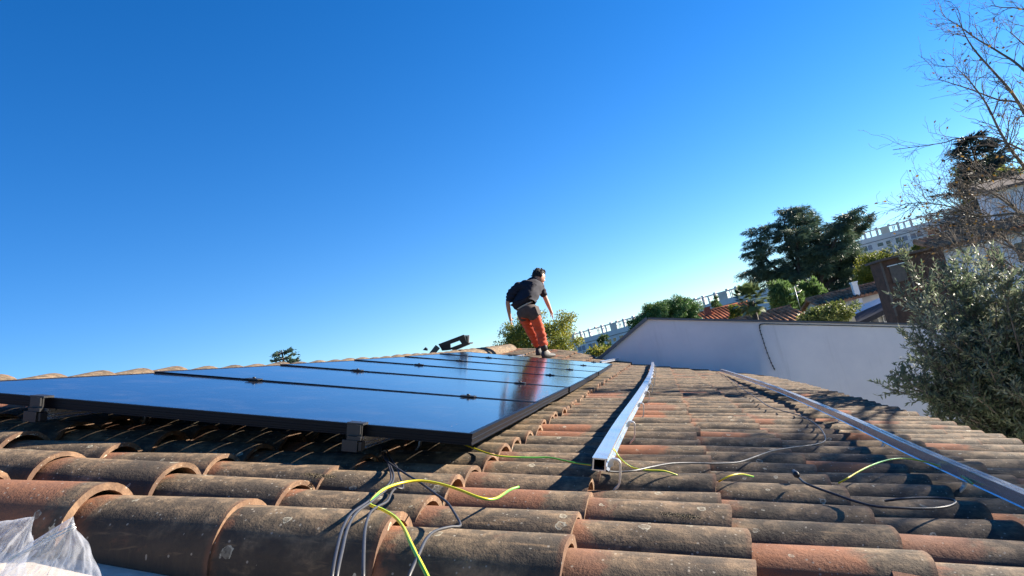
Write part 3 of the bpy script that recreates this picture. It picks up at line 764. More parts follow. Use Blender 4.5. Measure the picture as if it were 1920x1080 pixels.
# ------------------------------------------------------------------ far buildings
FWD = np.array([W_F[0], W_F[1], 0]); FWD /= np.linalg.norm(FWD)
RGT = np.array([FWD[1], -FWD[0], 0]); UP = np.array([0, 0, 1.0])
def level(P0, px1, turn=0.0):
    """point level with P0 whose picture column is px1, on a line turned from square-on by turn"""
    e = RGT*math.cos(turn)+FWD*math.sin(turn); q = (px1-960)/FPX; a = P0-W_C
    return P0+e*((q*(a@W_F)-a@W_R)/(e@W_R-q*(e@W_F)))
def ribs(b, poly, slope, pitch, rad, mi=0):
    """half round tile rows over a planar polygon, running along slope"""
    P = np.array(poly); s = np.asarray(slope, float); s /= np.linalg.norm(s)
    n = np.cross(P[1]-P[0], P[2]-P[0]); n /= np.linalg.norm(n); n = n if n[2] > 0 else -n
    e = np.cross(s, n); O = P[0]; E2 = [((p-O)@e, (p-O)@s) for p in P]
    lo, hi = min(q[0] for q in E2), max(q[0] for q in E2); t = lo+pitch/2
    while t < hi:
        xs = []
        for (a0, b0), (a1, b1) in zip(E2, E2[1:]+E2[:1]):
            if (a0-t)*(a1-t) < 0: xs.append(b0+(b1-b0)*(t-a0)/(a1-a0))
        if len(xs) >= 2:
            y0, y1 = min(xs), max(xs); vs = []
            for q in (y0, y1):
                for k in range(5):
                    a = math.pi*k/4; vs.append(O+e*(t+rad*math.cos(a))+s*q+n*(rad*math.sin(a)+.004))
            b.add(vs, [(k, k+1, 6+k, 5+k) for k in range(4)]+[(0, 1, 2, 3, 4), (9, 8, 7, 6, 5)], mi, True)
        t += pitch
def tiled_house(name, label, r0, r1, depth, ang, mats, wall_mat, pitch=.24, drop=None, over=.3):
    """ridge r0-r1 (world), near slope towards the camera; returns root and helper vectors"""
    r0, r1 = np.array(r0), np.array(r1); e = (r1-r0)/np.linalg.norm(r1-r0); f = np.cross(e, UP); f = f if f@FWD < 0 else -f
    s = f*math.cos(ang)-UP*math.sin(ang); s2 = -f*math.cos(ang)-UP*math.sin(ang)
    base = (r0+r1)/2; base = np.array([base[0], base[1], gz(base)])
    root = empty(name, base, label, 'house')
    for sl in (s, s2):
        q = [r0, r1, r1+sl*depth, r0+sl*depth]; b = MB()
        nn = np.cross(e, sl); nn = nn if nn[2] > 0 else -nn
        b.add(q+[p-nn*.12 for p in q], [(0, 1, 2, 3), (7, 6, 5, 4), (0, 4, 5, 1), (1, 5, 6, 2), (2, 6, 7, 3), (3, 7, 4, 0)], 0)
        rf = b.obj('roof', mats, root)
        if sl is s:
            m = MB(); ribs(m, [p+nn*.0 for p in q], sl, pitch, pitch*.36); o = m.obj('tile_rows', mats, rf); o['kind'] = 'stuff'
    m = MB(); m.tube([r0-e*.05+UP*.02, r1+e*.05+UP*.02], .10, 8); m.obj('ridge_capping', mats, root)
    a0, a1 = r0+e*over, r1-e*over; h = depth*math.cos(ang)-over; zt = -math.tan(ang)*h-.13
    w = MB(); vs = []
    for p in (a0, a1):
        vs += [p+UP*(-.13), p+f*h+UP*zt, p+f*h+UP*(gz(p)-p[2]), p-f*h+UP*(gz(p)-p[2]), p-f*h+UP*zt]
    w.add(vs, [(0, 1, 2, 3, 4), (9, 8, 7, 6, 5)]+[(k, 5+k, 5+(k+1) % 5, (k+1) % 5) for k in range(5)])
    w.obj('wall', wall_mat, root)
    return root, e, f, s
MT['darksheet'] = simple('dark_navy_sheet', (0.02, 0.022, 0.03), .8, var=.2)
MT['walls2'] = simple('cream_render', (0.52, 0.49, 0.44), .9, var=.08, scale=2)

h1, e, f, s = tiled_house('house', 'house with an orange tiled roof and brick chimney, left of the fan palm', level(at(1340, 580.5, 60), 1285), level(at(1340, 580.5, 60), 1400), 5.0, .28, [MT['claytile']], MT['walls2'], .27)
def chimney(root, p, w, h, mat, e, f, cap=True, name='chimney'):
    b = MB(); b.box(p+UP*h*.5, e*w*.5, f*w*.4, UP*h*.55); o = b.obj(name, mat, root)
    if cap:
        c = MB(); c.box(p+UP*(h*1.05+.05), e*w*.62, f*w*.52, UP*.048); c.obj('chimney_cap', mat, o)
MT['brick'] = simple('red_brick', (0.20, 0.075, 0.05), .9, var=.3, scale=9)
chimney(h1, at(1329, 591.5, 58.6), .42, .55, MT['brick'], e, f)
def antenna(p0, p1, label):
    m = MB(); m.tube([p0, p1], .022, 6); d = (p1-p0)/np.linalg.norm(p1-p0); a = RGT
    o = m.obj('antenna', MT['steel']); tag(o, label, 'antenna', 'television antennas above the far roofs')
    k = MB()
    for q, l in ((.98, .26), (.80, .42), (.76, .30)):
        c = p0+(p1-p0)*q; k.tube([c-a*l-UP*.05, c+a*l+UP*.05], .016, 5)
    k.obj('crossbar', MT['steel'], o)
p = at(1322, 592, 58.4); antenna(p-UP*.2, at(1313, 556, 58.4), 'thin television antenna on the orange roof left of the palm')

h2, e, f, s = tiled_house('house', 'low house showing a dark brown roof just over the pale wall, right of the palm', level(at(1440, 585, 40), 1370), level(at(1440, 585, 40), 1481), 3.6, .30, [MT['claytile_dark']], MT['walls2'], .25)
h3, e, f, s = tiled_house('house', 'house with a brown tiled roof and a slim white chimney, under the big cedar', level(at(1590, 543, 46), 1512), level(at(1590, 543, 46), 1640), 1.75, .32, [MT['claytile_dark']], MT['walls2'], .26)
chimney(h3, at(1611.5, 568, 44.5), .32, 1.15, MT['white'], e, f)
def porch():
    a, b_, c, d = at(1594, 579, 44), at(1665, 553, 44), at(1668, 560, 43), at(1600, 592, 43)
    m = MB(); q = [a, b_, c, d]; m.add(q+[p_+FWD*.3-UP*.05 for p_ in q], [(3, 2, 1, 0), (4, 5, 6, 7), (0, 1, 5, 4), (1, 2, 6, 5), (2, 3, 7, 6), (3, 0, 4, 7)]); m.obj('fascia', MT['white'], h3)
    a, b_, c, d = at(1601, 590, 42.8), at(1669, 560, 42.8), at(1690, 566, 41), at(1607, 605, 41)
    q = [a, b_, c, d]; m = MB(); m.add(q+[p_-UP*.25 for p_ in q], [(3, 2, 1, 0), (4, 5, 6, 7), (0, 1, 5, 4), (1, 2, 6, 5), (2, 3, 7, 6), (3, 0, 4, 7)]); m.obj('lean_to_roof', MT['darksheet'], h3)
    a, b_ = at(1622, 600, 41.6), at(1740, 556, 41.6)
    m = MB(); q = [a, b_, b_-UP*4, a-UP*4]; m.add(q+[p_+FWD*.3 for p_ in q], [(3, 2, 1, 0), (4, 5, 6, 7), (0, 1, 5, 4), (1, 2, 6, 5), (2, 3, 7, 6), (3, 0, 4, 7)]); m.obj('porch_wall', MT['walls2'], h3)
    for x in (1640, 1664, 1690):
        c0 = at(x, 604-(x-1640)*.33, 41.5); m = MB(); m.box(c0, RGT*.26, FWD*.03, UP*.22); w = m.obj('window', MT['white'], h3)
        m = MB(); m.box(c0-FWD*.034, RGT*.21, FWD*.01, UP*.17); m.obj('pane', MT['glass'], w)
porch()
p = at(1493, 552, 47); antenna(p-UP*1.4, at(1489, 537, 47), 'small television antenna standing among the green bamboo')

def brown_house():
    m_br = simple('brown_timber_cladding', (0.085, 0.042, 0.026), .8, var=.3, scale=5)
    m_gr = simple('grey_shutter', (0.11, 0.085, 0.07), .7, var=.15)
    D = 32
    a = at(1650, 491, D); b_ = level(a, 1765); e = (b_-a); L = np.linalg.norm(e); e /= L; f = np.cross(e, UP); f = f if f@FWD < 0 else -f
    root = empty('timber_house', (a[0]+e[0]*2, a[1]+e[1]*2, gz(a)), 'house end clad in dark brown timber with a closed grey shutter, above the olive tree', 'house')
    F = np.stack([e, -f, UP], 1); O = a
    def bx(lo, hi, mat, name, parent=root):
        m = MB(); m.box(O+F@((np.array(lo)+np.array(hi))/2), F[:, 0]*(hi[0]-lo[0])/2, F[:, 1]*(hi[1]-lo[1])/2, F[:, 2]*(hi[2]-lo[2])/2); return m.obj(name, mat, parent)
    bx((0, 0, gz(a)-a[2]), (L, 1.0, 0), m_br, 'wall')
    bx((-.12, -.25, .003), (L+.1, 1.2, .10), MT['darkroof'], 'roof')
    w = bx((.28, -.05, -1.02), (.92, -.002, -.30), m_gr, 'shutter')
    bx((.22, -.07, -.29), (.98, -.002, -.25), MT['white'], 'lintel')
    bx((1.02, -.09, -1.4), (1.09, -.002, -.05), m_gr, 'post')
    for k in range(8):                       # boards of the cladding on the right half
        bx((1.12+k*.2, -.03, -2.4), (1.12+k*.2+.188, -.002, -.06), m_br, 'board')
    bx((1.05, -.06, -1.55), (2.6, -.031, -1.47), MT['claytile'], 'sill')
    bx((-.03, -.03, -2.4), (.05, -.0025, -.02), m_gr, 'corner_post')
brown_house()
def white_house():
    D = 36
    a = at(1756, 474, D); b_ = level(a, 2080); e = b_-a; L = np.linalg.norm(e); e /= L; f = np.cross(e, UP); f = f if f@FWD < 0 else -f
    F = np.stack([e, -f, UP], 1); O = a; g = gz(a)-a[2]
    root = empty('pale_house', (a[0]+e[0]*3, a[1]+e[1]*3, gz(a)), 'two storey pale house behind the bare branches at the right edge', 'house')
    def bx(lo, hi, mat, name, parent=root):
        m = MB(); m.box(O+F@((np.array(lo)+np.array(hi))/2), F[:, 0]*(hi[0]-lo[0])/2, F[:, 1]*(hi[1]-lo[1])/2, F[:, 2]*(hi[2]-lo[2])/2); return m.obj(name, mat, parent)
    bx((.25, 0, g), (L, 2.5, 0), MT['wallwhite'], 'wall')
    rt = MB(); q = [O+F@np.array(c) for c in ((-.1, -.5, .02), (L+.4, -.5, .02), (L+.4, 1.6, .75), (-.1, 1.6, .75))]
    nn = np.array([0, 0, .14]); rt.add([p_+nn for p_ in q]+q, [(0, 1, 2, 3), (7, 6, 5, 4), (0, 4, 5, 1), (1, 5, 6, 2), (2, 6, 7, 3), (3, 7, 4, 0)])
    rf = rt.obj('roof', [MT['claytile_dark']], root)
    m = MB(); ribs(m, [p_+nn for p_ in q], q[3]-q[0], .26, .09); o = m.obj('tile_rows', [MT['claytile_dark']], rf); o['kind'] = 'stuff'
    bx((4.2, 1.5, .4), (L, 2.4, 2.4), MT['wallwhite'], 'upper_wall')
    rt = MB(); q = [O+F@np.array(c) for c in ((4.0, 1.2, 2.35), (L+.4, 1.2, 2.35), (L+.4, 2.5, 2.85), (4.0, 2.5, 2.85))]
    rt.add([p_+nn for p_ in q]+q, [(0, 1, 2, 3), (7, 6, 5, 4), (0, 4, 5, 1), (1, 5, 6, 2), (2, 6, 7, 3), (3, 7, 4, 0)]); rt.obj('upper_roof', MT['darkroof'], root)
    for x in (2.2, 3.6):
        w = bx((x, -.04, -1.5), (x+.8, -.002, -.4), MT['white'], 'window'); bx((x+.06, -.05, -1.44), (x+.74, -.042, -.46), MT['glass'], 'pane', w)
white_house()

MT['concrete'] = simple('pale_concrete_facade', (0.56, 0.55, 0.54), .9, var=.08, scale=.4)
MT['facade_dark'] = simple('recessed_balcony', (0.20, 0.21, 0.24), .7, var=.2, scale=.6)
MT['facade_orange'] = simple('orange_facade_panel', (0.36, 0.09, 0.045), .8, var=.1)
MT['warm_conc'] = simple('beige_concrete', (0.60, 0.53, 0.44), .9, var=.1, scale=.4)
def apartments(label, A, B, extl, extr, rows, period, oranges):
    A, B = np.array(A), np.array(B); e = B-A; L = np.linalg.norm(e); e /= L; f = np.cross(e, UP); f = f if f@FWD < 0 else -f
    F = np.stack([e, -f, UP], 1); g = gz(A)-A[2]
    root = empty('apartment_block', A+e*L/2+UP*g, label, 'building')
    def cbox(m, lo, hi): m.box(A+F@((np.array(lo)+np.array(hi))/2), F[:, 0]*(hi[0]-lo[0])/2, F[:, 1]*(hi[1]-lo[1])/2, F[:, 2]*(hi[2]-lo[2])/2)
    def bx(lo, hi, mat, name, parent=root): m = MB(); cbox(m, lo, hi); return m.obj(name, mat, parent)
    x0, x1 = -extl, L+extr; T = -2.6; C = -4.6
    wall = bx((x0, 0, g), (x1, 11, C), MT['concrete'], 'wall')
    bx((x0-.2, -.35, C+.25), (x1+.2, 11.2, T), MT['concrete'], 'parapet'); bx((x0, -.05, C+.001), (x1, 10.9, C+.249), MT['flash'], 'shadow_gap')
    pg = MB(); cbox(pg, (x0, -.2, -.32), (x1, .05, 0)); cbox(pg, (x0, 3.0, -.32), (x1, 3.25, 0))
    x = x0; chs = []; i = 0
    while x < x1-period:
        q = period/12.0
        if i % 2 == 0: bx((x, -.15, T), (x+3.3*q, .03, -.26), MT['concrete'] if i % 2 else MT['warm_conc'], 'terrace_screen')
        chs += [x+2.9*q, x+6.2*q, x+10.9*q]
        for p_ in (4.4, 5.0, 8.6, 8.9): cbox(pg, (x+p_*q, -.15, T), (x+p_*q+.28, .04, -.251))
        for p_ in (4.4, 8.6): cbox(pg, (x+p_*q, .051, -.22), (x+p_*q+.25, 2.999, -.02))
        x += period*random.uniform(.92, 1.1); i += 1
    pg.obj('pergola', MT['concrete'], root)
    for k, x in enumerate(chs):
        low = k % 3 == 0
        bx((x, .06, -.24 if low else T), (x+.85, 1.0, .45), MT['warm_conc'] if k % 3 == 0 else MT['concrete'], 'chimney')
    x = x0+1.0; k = 0
    while x < x1-3:
        kind = (k*7+3) % 5; wd = (4.2, 2.2, 4.2, 1.7, 3.4)[kind]
        for r in range(rows):
            z1 = C-.55-r*2.8; big = wd > 3
            if (k, r) in oranges:
                bx((x, -.10, z1-2.1), (x+wd, -.002, z1), MT['facade_orange'], 'facade_panel'); continue
            if big:
                w = bx((x, -.12, z1-2.1), (x+wd, -.002, z1), MT['white'], 'window')
                for j in range(2): bx((x+.12+j*wd/2, -.15, z1-1.98), (x+wd/2-.12+j*wd/2, -.122, z1-.12), MT['facade_dark'] if (k+r+j) % 3 else MT['glass'], 'pane', w)
            else:
                w = bx((x, -.08, z1-1.7), (x+wd, -.002, z1-.2), MT['white'], 'window'); bx((x+.1, -.10, z1-1.6), (x+wd-.1, -.081, z1-.3), MT['glass'], 'pane', w)
        for r in range(rows): bx((x-.2, -.25, C-.55-r*2.8-2.45), (x+wd+.2, -.003, C-.55-r*2.8-2.25), MT['concrete'], 'ledge')
        x += wd+(1.6 if k % 2 else .8); k += 1
H = 11.0
apartments('long pale apartment block with pergola terraces on its flat roof, left of the cedar', at_z(1085, 623.5, H), at_z(1445, 520.5, H), 6, 16, 3, 12, {(6, 1), (5, 1)})
H2 = 22.0
apartments('taller apartment block with an orange facade panel, right of the cedar', at_z(1597, 441.5, H2), at_z(1775, 392.5, H2), 12, 40, 5, 11, {(8, 0), (9, 0), (15, 1)})

# ------------------------------------------------------------------ trees
def tree_root(name, p, label, cat='tree', group=None): return empty(name, (p[0], p[1], gz(p)), label, cat, group)
def trunk_obj(root, base, top, r, limbs, mat, name='trunk'):
    m = MB(); mid = (base+top)/2+np.array([.12, .05, 0]); m.tube(spline([base, mid, top], 5), np.linspace(r, r*.4, 11), 8)
    for a, b_, rr in limbs:
        k = (np.asarray(a)+np.asarray(b_))/2+np.array([0, 0, .12*np.linalg.norm(np.asarray(b_)-a)])
        m.tube(spline([a, k, b_], 4), np.linspace(rr, rr*.25, 9), 5)
    m.obj(name, mat, root)
def leafy_tree(name, label, px, py, d, rpx, rpy, nclump, per, leaf, mat, bark='bark', crad=.22, inner=.4, cat='tree', flat=.8, group=None, up=0.0):
    c = at(px, py, d); k = d/FPX; rx, rz = rpx*k, rpy*k; ry = (rx+rz)/2*.9
    root = tree_root(name, c, label, cat, group)
    cl = blob_clumps(c, rx, ry, rz, nclump, inner)
    leaf_cloud('crown', cl, crad*rx*(.7+.6*rng.random(nclump)), per, leaf, leaf*(.5-.25*up), mat, root, dirbias=(0, 0, 1.0), bias=up, flat=flat)
    b = np.array([c[0], c[1], gz(c)-.1]); top = c+UP*rz*.3
    ii = rng.choice(nclump, min(nclump, 14), replace=False)
    trunk_obj(root, b, top, max(.05, rx*.07), [(b+(top-b)*random.uniform(.55, .95), cl[i], rx*.025) for i in ii], MT[bark])
    return root
MT['leaf_yellow'] = leaf_material('yellowing_leaves', [(0.06, 0.095, 0.02), (0.12, 0.15, 0.025), (0.22, 0.22, 0.03), (0.32, 0.26, 0.035)], .4)
MT['leaf_green'] = leaf_material('mid_green_leaves', [(0.025, 0.05, 0.012), (0.05, 0.09, 0.02), (0.085, 0.13, 0.03)], .3)
MT['leaf_pine'] = leaf_material('pine_needle_tufts', [(0.05, 0.11, 0.03), (0.085, 0.165, 0.045), (0.13, 0.21, 0.055)], .2)
MT['leaf_bamboo'] = leaf_material('fresh_green_leaves', [(0.06, 0.11, 0.03), (0.10, 0.17, 0.05), (0.14, 0.21, 0.07)], .4)
MT['leaf_cedar'] = leaf_material('blue_green_needles', [(0.03, 0.06, 0.045), (0.06, 0.105, 0.072), (0.10, 0.15, 0.09), (0.15, 0.18, 0.09)], .15)
MT['leaf_dark'] = leaf_material('dark_conifer_needles', [(0.010, 0.022, 0.024), (0.02, 0.038, 0.038), (0.03, 0.055, 0.05)], .12)
MT['leaf_olive'] = leaf_material('silvery_olive_leaves', [(0.065, 0.095, 0.055), (0.11, 0.145, 0.08), (0.17, 0.20, 0.125), (0.28, 0.30, 0.22)], .36, .5, .4)
MT['leaf_shrub'] = leaf_material('variegated_leaves', [(0.06, 0.09, 0.02), (0.12, 0.15, 0.03), (0.24, 0.24, 0.08)], .35)
MT['leaf_palm'] = leaf_material('palm_fronds', [(0.06, 0.095, 0.035), (0.12, 0.16, 0.06), (0.26, 0.27, 0.13)], .3, .4)

leafy_tree('yellowing_tree', 'yellow green autumn tree standing beyond the roof behind the man', 1012, 640, 27, 78, 58, 190, 130, .085, MT['leaf_yellow'], crad=.17)
leafy_tree('shrub', 'thin green shrub in front of the long apartment block, left of the pale wall', 1132, 676, 30, 40, 26, 60, 90, .10, MT['leaf_yellow'], crad=.2, cat='shrub')
leafy_tree('shrub', 'narrow dark sapling before the long apartment block', 1132, 645, 31, 9, 22, 16, 50, .12, MT['leaf_green'], crad=.5, cat='shrub')
leafy_tree('umbrella_pine', 'rounded bright green umbrella pine peeping over the apex of the pale wall', 1252, 600, 50, 64, 34, 150, 420, .10, MT['leaf_pine'], crad=.16, inner=.7, bark='dark_bark')
leafy_tree('cypress', 'small dark cypress behind the orange roof', 1344, 575, 66, 9, 19, 26, 110, .14, MT['leaf_pine'], crad=.45, up=.5, cat='tree')
leafy_tree('shrub', 'yellow green bush between the orange roof and the palm', 1385, 590, 46, 17, 20, 40, 80, .14, MT['leaf_yellow'], crad=.25, cat='shrub')
leafy_tree('bamboo', 'feathery light green bamboo clump right of the palm', 1470, 562, 58, 26, 28, 110, 110, .30, MT['leaf_bamboo'], crad=.20, up=.55, flat=1.5, cat='bamboo', group='bamboo clumps below the cedar')
leafy_tree('bamboo', 'wider light green bamboo clump right under the cedar', 1515, 556, 60, 30, 22, 100, 110, .30, MT['leaf_bamboo'], crad=.20, up=.55, flat=1.5, cat='bamboo', group='bamboo clumps below the cedar')
leafy_tree('shrub', 'broad variegated hedge bush looking over the pale wall', 1550, 594, 24.5, 56, 20, 130, 70, .085, MT['leaf_shrub'], crad=.16, cat='shrub')
leafy_tree('yellowing_tree', 'yellow green tree between the cedar and the brown timber house', 1662, 506, 75, 60, 33, 150, 170, .19, MT['leaf_yellow'], crad=.18)
leafy_tree('hedge', 'low yellow green treetop in front of the taller apartment block', 1752, 456, 70, 40, 11, 60, 110, .18, MT['leaf_yellow'], crad=.2, cat='tree')
leafy_tree('yellowing_tree', 'olive green deciduous tree behind the bare branches, right of the dark conifer', 1850, 345, 52, 60, 52, 110, 90, .20, MT['leaf_yellow'], crad=.18)

def palm():
    d = 36; c = at(1407, 562, d); q_ = .66; root = tree_root('fan_palm', c, 'fan palm with a shaggy round head over the pale wall', 'palm')
    m = MB(); m.tube([np.array([c[0], c[1], gz(c)]), c-UP*.1], [.16, .13], 8); m.obj('trunk', MT['dark_bark'], root)
    bs, ds, ss, ls, ws, rn = [], [], [], [], [], []
    for i in range(95):
        ph = random.uniform(0, 2*math.pi); el = random.uniform(-1.2, 1.35); dr = np.array([math.cos(ph)*math.cos(el), math.sin(ph)*math.cos(el), math.sin(el)])
        l = random.uniform(.55, 1.0)*q_; hub = c+dr*l; sd = np.cross(dr, UP); sd /= np.linalg.norm(sd)+1e-6; nr = np.cross(sd, dr); tone = random.random()*.6+(.35 if el < -.3 else 0)
        for k in range(13):
            a = (k-6)/6*1.15; v = dr*math.cos(a)+sd*math.sin(a); v = v-UP*.25*abs(math.sin(a)); v /= np.linalg.norm(v)
            bs.append(hub); ds.append(v); ss.append(np.cross(v, nr)/(np.linalg.norm(np.cross(v, nr))+1e-6)); ls.append(.6*q_*(1-.25*abs(a))); ws.append(.13*q_); rn.append(min(1, tone))
        bs.append(c); ds.append(dr); ss.append(sd); ls.append(l*1.02); ws.append(.03); rn.append(.3)
    me = quads_mesh('crown', np.array(bs), np.array(ds), np.array(ss), np.array(ls), np.array(ws), MT['leaf_palm'], np.array(rn))
    place(bpy.data.objects.new('crown', me), root)
palm()

def needles(root, segs, per, spread, length, width, mat, droop=.15, name='crown'):
    """flat sprays of needles along boughs; segs are (p, q, tone)"""
    B, D, S, R = [], [], [], []
    for p, q, tone in segs:
        n = per; t = rng.random(n)[:, None]; ax = (q-p)/(np.linalg.norm(q-p)+1e-6)
        off = rand_unit(n)*(rng.random(n)[:, None]**.7)*spread; off[:, 2] *= .42
        b_ = p+(q-p)*t+off; dv = ax*.8+off/spread*.9+rand_unit(n)*.35-UP*droop; dv /= np.linalg.norm(dv, axis=1)[:, None]
        s_ = np.cross(dv, rand_unit(n)); s_ /= np.linalg.norm(s_, axis=1)[:, None]+1e-9
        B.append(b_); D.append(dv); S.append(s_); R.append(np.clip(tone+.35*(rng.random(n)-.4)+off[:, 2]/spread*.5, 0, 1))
    B, D, S, R = map(np.concatenate, (B, D, S, R)); N = len(B)
    me = quads_mesh(name, B, D, S, length*(.6+.8*rng.random(N)), width, mat, R); return place(bpy.data.objects.new(name, me), root)
def cedar():
    d = 80; k = d/FPX; c = at(1525, 560, d); root = tree_root('cedar', c, 'huge spreading blue green cedar with several dark stems, in the middle of the skyline', 'tree')
    bot = np.array([c[0], c[1], gz(c)]); m = MB(); segs = []
    # (px,py) tops of the stems and the boughs hanging from them
    stems = [[(1530, 555), (1505, 520), (1480, 470), (1470, 425), (1480, 395)], [(1530, 555), (1528, 505), (1518, 455), (1512, 420), (1500, 395)], [(1532, 556), (1545, 510), (1560, 465), (1575, 430), (1590, 402)],
             [(1530, 556), (1490, 525), (1450, 500), (1428, 470), (1425, 430)], [(1533, 556), (1565, 525), (1590, 500), (1605, 480)], [(1532, 556), (1560, 520), (1580, 480), (1600, 440), (1607, 418)], [(1530, 557), (1480, 535), (1440, 522), (1405, 510)],
             [(1533, 558), (1570, 540), (1600, 525), (1618, 520)], [(1531, 556), (1540, 510), (1543, 470), (1540, 436)], [(1531, 556), (1500, 515), (1495, 465), (1492, 430)]]
    for st in stems:
        zoff = random.uniform(-2.2, 2.2); P = [at(x, y, d+zoff*(j/len(st))*1.6) for j, (x, y) in enumerate(st)]; P = spline(P, 5)
        P[0] = bot+UP*1.0+(P[0]-bot)*.4
        m.tube([bot]+P, np.concatenate([[.42], np.linspace(.30, .04, len(P))]), 7)
        for i, p in enumerate(P):
            if i < 5: continue
            for _ in range(4):
                ph = random.uniform(0, 2*math.pi); l = random.uniform(.6, 2.2)*(1.15-.35*i/len(P)); dv = np.array([math.cos(ph), math.sin(ph), random.uniform(-.12, .30)])
                q = p+dv*l; m.tube([p, (p+q)/2+UP*.1, q], [.06, .035, .012], 4)
                tone = random.uniform(.15, .75)
                segs.append((p+(q-p)*.35, q, tone)); segs.append((p+(q-p)*.75+RGT*random.uniform(-.5, .5), q+rand_unit(1)[0]*.45-UP*.25, tone))
    m.obj('trunk', MT['dark_bark'], root)
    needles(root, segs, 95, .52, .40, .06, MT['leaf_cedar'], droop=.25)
cedar()
def conifer(label, top, base_px, d, hpx_w, nl, mat, name='conifer', seed=3, per=70):
    random.seed(seed); t = at(*top, d); b_ = np.array([t[0], t[1], gz(t)]); low = at(*base_px, d); k = d/FPX
    root = tree_root(name, t, label); m = MB(); m.tube([b_, t], [.28, .03], 7); segs = []
    hgt = t[2]-low[2]
    for i in range(nl):
        q = (i+.5)/nl; z = t[2]-hgt*q; R = hpx_w*k*(.25+.75*q)
        for j in range(6):
            ph = random.uniform(0, 2*math.pi); l = R*random.uniform(.6, 1.1); p = np.array([t[0], t[1], z]); e_ = p+np.array([math.cos(ph)*l, math.sin(ph)*l, random.uniform(-.05, .22)*l])
            m.tube([p, e_], [.04, .01], 4); tone = random.uniform(.1, .7); segs += [(p+(e_-p)*.3, p+(e_-p)*.7, tone), (p+(e_-p)*.6, e_, tone)]
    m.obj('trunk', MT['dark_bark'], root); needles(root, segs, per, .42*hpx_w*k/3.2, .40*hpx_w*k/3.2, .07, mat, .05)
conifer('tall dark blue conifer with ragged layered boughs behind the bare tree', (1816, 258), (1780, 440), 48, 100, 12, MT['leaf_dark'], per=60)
conifer('tip of a dark conifer just showing above the ridge tiles on the left', (528, 657), (520, 716), 34, 50, 5, MT['leaf_cedar'], seed=11, per=16)

# ---- olive tree by the eave
def olive():
    d = 7.4; c = at(1852, 655, d); root = tree_root('olive_tree', c, 'dense silvery olive tree rising past the eave at the right edge', 'tree')
    k = d/FPX; tips = []
    # branches end all over the crown; leaves sit along the last stretch of each twig
    b0 = np.array([c[0]+.25, c[1]+.1, gz(c)]); fork = np.array([c[0]+.2, c[1]+.05, c[2]-1.1]); m = MB()
    m.tube(spline([b0, (b0+fork)/2+RGT*.06, fork], 4), np.linspace(.11, .08, 9), 8)
    ends = blob_clumps(c+RGT*.05+UP*.06, 180*k, .82, 176*k, 120, .25)
    ends = np.concatenate([ends, blob_clumps(at(1885, 770, d-.25), 170*k, .6, 120*k, 46, .2), [at(1685, 722, d-.1), at(1695, 705, d), at(1715, 640, d), at(1725, 590, d-.2), at(1735, 560, d), at(1760, 520, d), at(1770, 500, d-.1), at(1810, 495, d), at(1725, 745, d-.2), at(1700, 716, d-.3)]])
    B, D, S, L_, R_ = [], [], [], [], []
    for e_ in ends:
        mid = fork+(e_-fork)*.5+rand_unit(1)[0]*.12+UP*.08; P = spline([fork, mid, e_], 7); m.tube(P, np.linspace(.022, .004, len(P)), 5)
        tone = rng.random()*.5
        for _ in range(26):
            i = random.randint(len(P)//2, len(P)-1); p = P[i]; dv = rand_unit(1)[0]+(e_-fork)/np.linalg.norm(e_-fork)*.9+UP*.35; dv /= np.linalg.norm(dv)
            l = random.uniform(.10, .25); q = p+dv*l; m.tube([p, (p+q)/2+rand_unit(1)[0]*.015, q], [.004, .003, .0015], 3, cap=False)
            n = int(l/.012)
            for j in range(n):
                t = (j+.5)/n; o_ = p+dv*l*t; ld = dv*.7+rand_unit(1)[0]*.75; ld /= np.linalg.norm(ld); sd = np.cross(ld, rand_unit(1)[0]); sd /= np.linalg.norm(sd)
                B.append(o_); D.append(ld); S.append(sd); L_.append(random.uniform(.042, .072)); R_.append(min(1, tone+random.random()*.6))
    m.obj('trunk', MT['bark'], root)
    me = quads_mesh('crown', np.array(B), np.array(D), np.array(S), np.array(L_), .0165, MT['leaf_olive'], np.array(R_)); place(bpy.data.objects.new('crown', me), root)
    return len(B)
olive()

